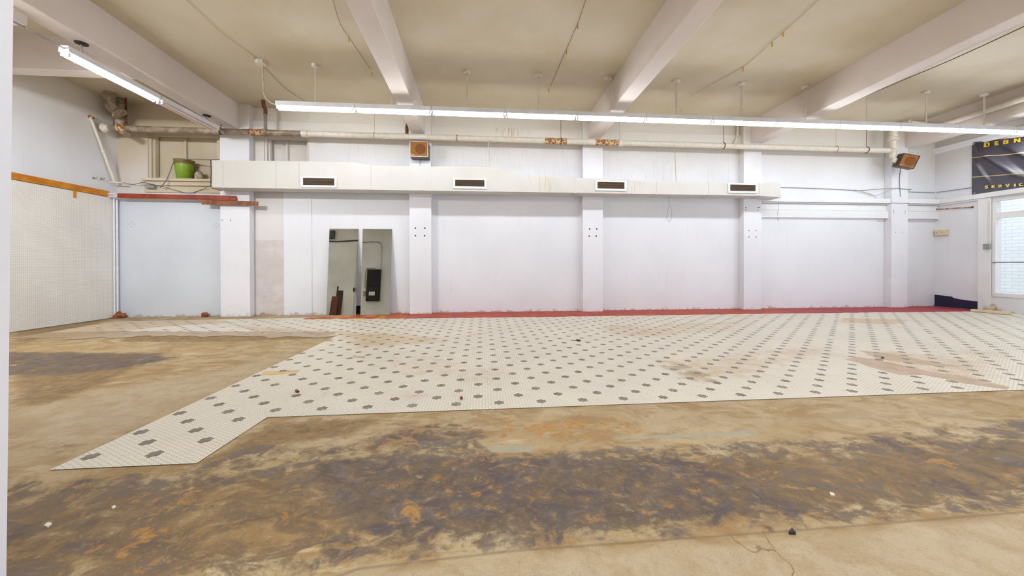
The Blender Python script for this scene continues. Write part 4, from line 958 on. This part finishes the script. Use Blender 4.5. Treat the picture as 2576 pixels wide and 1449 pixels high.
# wooden block, rod, electrics
a, b = onX(2340, 581, XR), onX(2387, 591, XR)
m_ = MB(); m_.box(XR-.06, XR-.001, b[1], W-.03, b[2], a[2]-.0); bl = tag(m_.build('wooden_block', 'pale_wood', bevel=.004), 'pale wooden block fixed in the right corner at head height', 'wood block')
for yy in (.35, .7):
    k = MB(); k.lathe((XR-.061, b[1]+(W-b[1])*yy, (a[2]+b[2])/2), [(.007, -.002), (.009, 0)], 8, (1, 0, 0)); k.build('screw', 'dark_metal', bl)
m_ = MB(); m_.tube([onX(2357, 526.5, XR-.02), onX(2446, 521, XR-.02)], .011, 8); rd = tag(m_.build('rod', 'rust'), 'thin rusty brown rod on the right wall below the moulding', 'rod')
for x, y in ((2357, 526.5), (2446, 521)):
    k = MB(); p = onX(x, y, XR-.02); k.lathe((p[0]-.02, p[1], p[2]), [(.016, 0), (.018, .02), (.012, .04)], 10, (1, 0, 0)); k.build('rod_end', 'dark_rust', rd)
a, b = onX(2472, 614, XR-.1), onX(2488, 626, XR-.1)
eb = thing('outlet_box', 'small grey electrical box with conduit on the right pilaster beside the window', 'outlet box', (XR-.1, (a[1]+b[1])/2, b[2]))
m_ = MB(); m_.box(XR-.1, XR-.045, b[1], a[1], b[2], a[2]); m_.build('box', 'grey', eb, bevel=.004)
m_ = MB(); yy = (a[1]+b[1])/2-.02; m_.tube([(XR-.065, yy, a[2]), (XR-.065, yy, 2.38)], .01, 8); m_.build('conduit', 'pipe_white', eb)
a = onX(2338, 750, XR); b = onX(2486, 765, XR)
m_ = MB(); zz0 = onX(2350, 750, XR-.01)[2]; zz1 = onX(2470, 763, XR-.01)[2]
ymid = onX(2400, 755, XR-.01)[1]; yend = onX(2486, 765, XR-.01)[1]
m_.prism([(XR-.012, W, .013), (XR-.012, yend, .013), (XR-.012, yend, .20), (XR-.012, yend+.25, .20), (XR-.012, ymid-.1, .22), (XR-.012, ymid, .235), (XR-.012, ymid+.05, .27), (XR-.012, W, .29)], (.012, 0, 0))
struct(m_.build('baseboard_right', 'navy'))
# cables along the right bay
m_ = MB(); m_.tube(curve_pts([onY(*p, W-.02) for p in [(1964, 471), (2000, 472), (2055, 474), (2105, 476), (2160, 479), (2205, 476)]]+[onY(*p, PF-.02) for p in [(2240, 474), (2260, 474), (2284, 476)]]+[onY(2292, 476, PF-.02), onY(2284, 482, W-.03), onY(2352, 484, W-.03)], 5), .007, 8)
tag(m_.build('cable_run', 'grey'), 'grey cable bundle running right from the duct end along the moulding', 'cable')
m_ = MB(); m_.tube(curve_pts([onY(*p, W-.04) for p in [(2155, 478), (2195, 491), (2205, 492)]]+[onY(2230, 482, PF-.03), onY(2246, 475, PF-.03)], 5), .005, 6)
m_.tube(curve_pts([onY(*p, W-.04) for p in [(2150, 477), (2190, 488), (2205, 499)]], 5), .005, 6)
tag(m_.build('loose_cable', 'cable_cream'), 'thin loose cable sagging below the grey bundle left of the last pillar', 'cable')
m_ = MB(); m_.tube([onX(2356, 484, XR-.02), onX(2444, 472, XR-.02)], .008, 8); tag(m_.build('cable_run', 'grey'), 'grey conduit on the right wall running to the black banner', 'cable')
m_ = MB(); m_.tube(curve_pts([onY(1956, 498, W-.11), onY(1958, 520, W-.11), onY(1956, 545, W-.08), onY(1958, 558, W-.06)], 5), .003, 6); tag(m_.build('hanging_wire', 'cable_grey'), 'hair-thin wire hanging below the duct end', 'wire')
m_ = MB(); m_.tube(curve_pts([onY(1681, 492, YD+.2), onY(1683, 515, YD+.2), onY(1677, 545, YD+.2), onY(1684, 558, YD+.2), onY(1690, 540, YD+.2), onY(1686, 515, YD+.2)], 5), .003, 6); tag(m_.build('hanging_wire', 'cable_grey'), 'looped thin wire hanging below the duct between third and fourth pillar', 'wire')
m_ = MB(); q = [onY(1855, 305, W-.06), onY(1855, 340, W-.06), onY(1847, 362, W-.1)]; m_.tube([(q[0][0], q[0][1], ceil_z(W))]+curve_pts(q, 4), .025, 8); m_.tube([q[1]+Vector((0, 0, .04)), q[1]-Vector((.01, 0, .05))], .035, 8)
tag(m_.build('riser_pipe', 'pipe_white'), 'short white riser pipe bending left of the fourth pillar', 'pipe')
m_ = MB(); q = onY(1024, 310, W-.05); m_.tube([(q[0], W-.05, onY(1024, 338, W)[2]), (q[0], W-.05, ceil_z(W))], .022, 8); tag(m_.build('riser_pipe', 'dark_rust'), 'dark rusty riser stub left of the second pillar', 'pipe')
# cords stapled along the ceiling
def cord(pts, mt, label, ties=(), dz_=.012):
    g = MB(); q = []
    for x, y in pts:
        p = onCeil(x, y); q.append(Vector((p[0], p[1], ceil_z(p[1])-dz_)))
    d0 = (q[0]-q[1]); q = [q[0]+d0*.6]+q
    g.tube(curve_pts(q, 5), .0035, 6); o = tag(g.build('ceiling_cord', mt), label, 'cord')
    for x, y in ties:
        p = onCeil(x, y); k = MB(); k.box(p[0]-.006, p[0]+.006, p[1]-.01, p[1]+.01, ceil_z(p[1])-.07, ceil_z(p[1])-.006); k.build('tie', 'yellow', o)
    return o
cord([(470, 0), (558, 80), (648, 146)], 'cable_cream', 'cream cord crossing the ceiling to the junction box')
cord([(672, 175), (720, 222), (770, 255)], 'cord', 'short cord continuing from the junction box behind the first light')
cord([(838, 0), (857, 60), (878, 92), (910, 140), (932, 172)], 'cord', 'cord with yellow ties left of the second ceiling beam', [(878, 93), (935, 182)])
cord([(1473, 0), (1452, 60), (1425, 122), (1400, 180), (1385, 215)], 'cord', 'cord with yellow ties in the ceiling bay left of the third beam', [(1453, 60), (1425, 125), (1380, 222)])
cord([(2057, 0), (1970, 80), (1940, 105), (1869, 167), (1790, 210), (1735, 243)], 'cable_cream', 'cord with yellow ties in the ceiling bay left of the fourth beam', [(1970, 80), (1942, 106), (1869, 169), (1713, 273)])
m_ = MB(); zq = 3.79; m_.tube(curve_pts([(BX[3][1]+.015, 6.0, beam_z(6)+.03), (BX[3][1]+.015, 5.2, beam_z(5.2)-.0), (BX[3][1]+.02, 4.4, beam_z(4.4)-.03), (BX[3][1]+.02, 3.6, beam_z(3.6)-.02), (BX[3][1]+.015, 2.5, beam_z(2.5)+.02)], 6), .006, 6)
tag(m_.build('sagging_wire', 'cable_dark'), 'thin wire sagging along the underside of the fourth beam', 'wire')

# ------------------------------------------------------------------ bits on the floor
def chip(pts, h_, mt, label, cat='debris', name='debris'):
    q = [onZ(x, y) for x, y in pts]; zf = ZM+.0012 if q[0][1] > 2.6 else .0002
    k = MB(); k.prism([(p[0], p[1], zf) for p in q], (0, 0, h_)); return tag(k.build(name, mt), label, cat)
chip([(1984, 1345), (1992, 1334), (2002, 1346)], .012, 'chip_dark', 'dark triangular chip on the pale concrete at lower right', name='chip')
chip([(2087, 1240), (2098, 1244), (2100, 1249), (2090, 1248)], .006, 'chip_white', 'white shell-like chip on the stained floor at lower right', name='chip')
chip([(110, 1325), (121, 1317), (131, 1319), (120, 1328)], .006, 'chip_white', 'white chip on the dark floor near the left border', name='chip')
chip([(280, 1278), (288, 1273), (292, 1276), (284, 1281)], .005, 'chip_white', 'small white chip right of the other chip at lower left', name='chip')
chip([(888, 897), (918, 899), (918, 901.5), (889, 899.5)], .01, 'stick', 'thin pale stick lying on the mosaic left of centre', 'stick', 'stick')
chip([(742, 986), (748, 985), (753, 989), (746, 990)], .014, 'brick_rubble', 'small brown crumb on the mosaic near its left edge', name='crumb')
chip([(1157, 1003), (1163, 1002), (1164, 1006), (1159, 1007)], .014, 'brick_rubble', 'small tan crumb on the mosaic near its front edge', name='crumb')
chip([(1448, 858), (1453, 856), (1461, 858), (1458, 860)], .012, 'chip_dark', 'dark crumb on the mosaic in front of the third pillar', name='crumb')
chip([(1824, 1328), (1834, 1326), (1842, 1332), (1832, 1338)], .004, 'chip_white', 'flat pale flake on the concrete left of the dark triangular chip'.replace('left', 'left'), name='flake') if False else None
chip([(2217, 902), (2221, 900), (2224, 902), (2220, 904)], .01, 'chip_dark', 'dark speck on the worn mosaic at right', name='crumb')

# small hooks on the left wall above the orange rail
for (x, y), lb in (((235, 448), 'small painted wall hook left of its twin above the orange rail'), ((254, 450), 'small double wall hook next to the corner above the orange rail')):
    p = onX(x, y, XL); m_ = MB(); m_.tube(curve_pts([(XL, p[1], p[2]), (XL+.04, p[1], p[2]), (XL+.05, p[1]+.02, p[2]+.02)], 4), .009, 8); m_.lathe((XL, p[1], p[2]), [(.022, 0), (.022, .006), (.01, .008)], 12, (1, 0, 0))
    tag(m_.build('wall_hook', 'pipe_grey'), lb, 'hook', 'wall hooks')
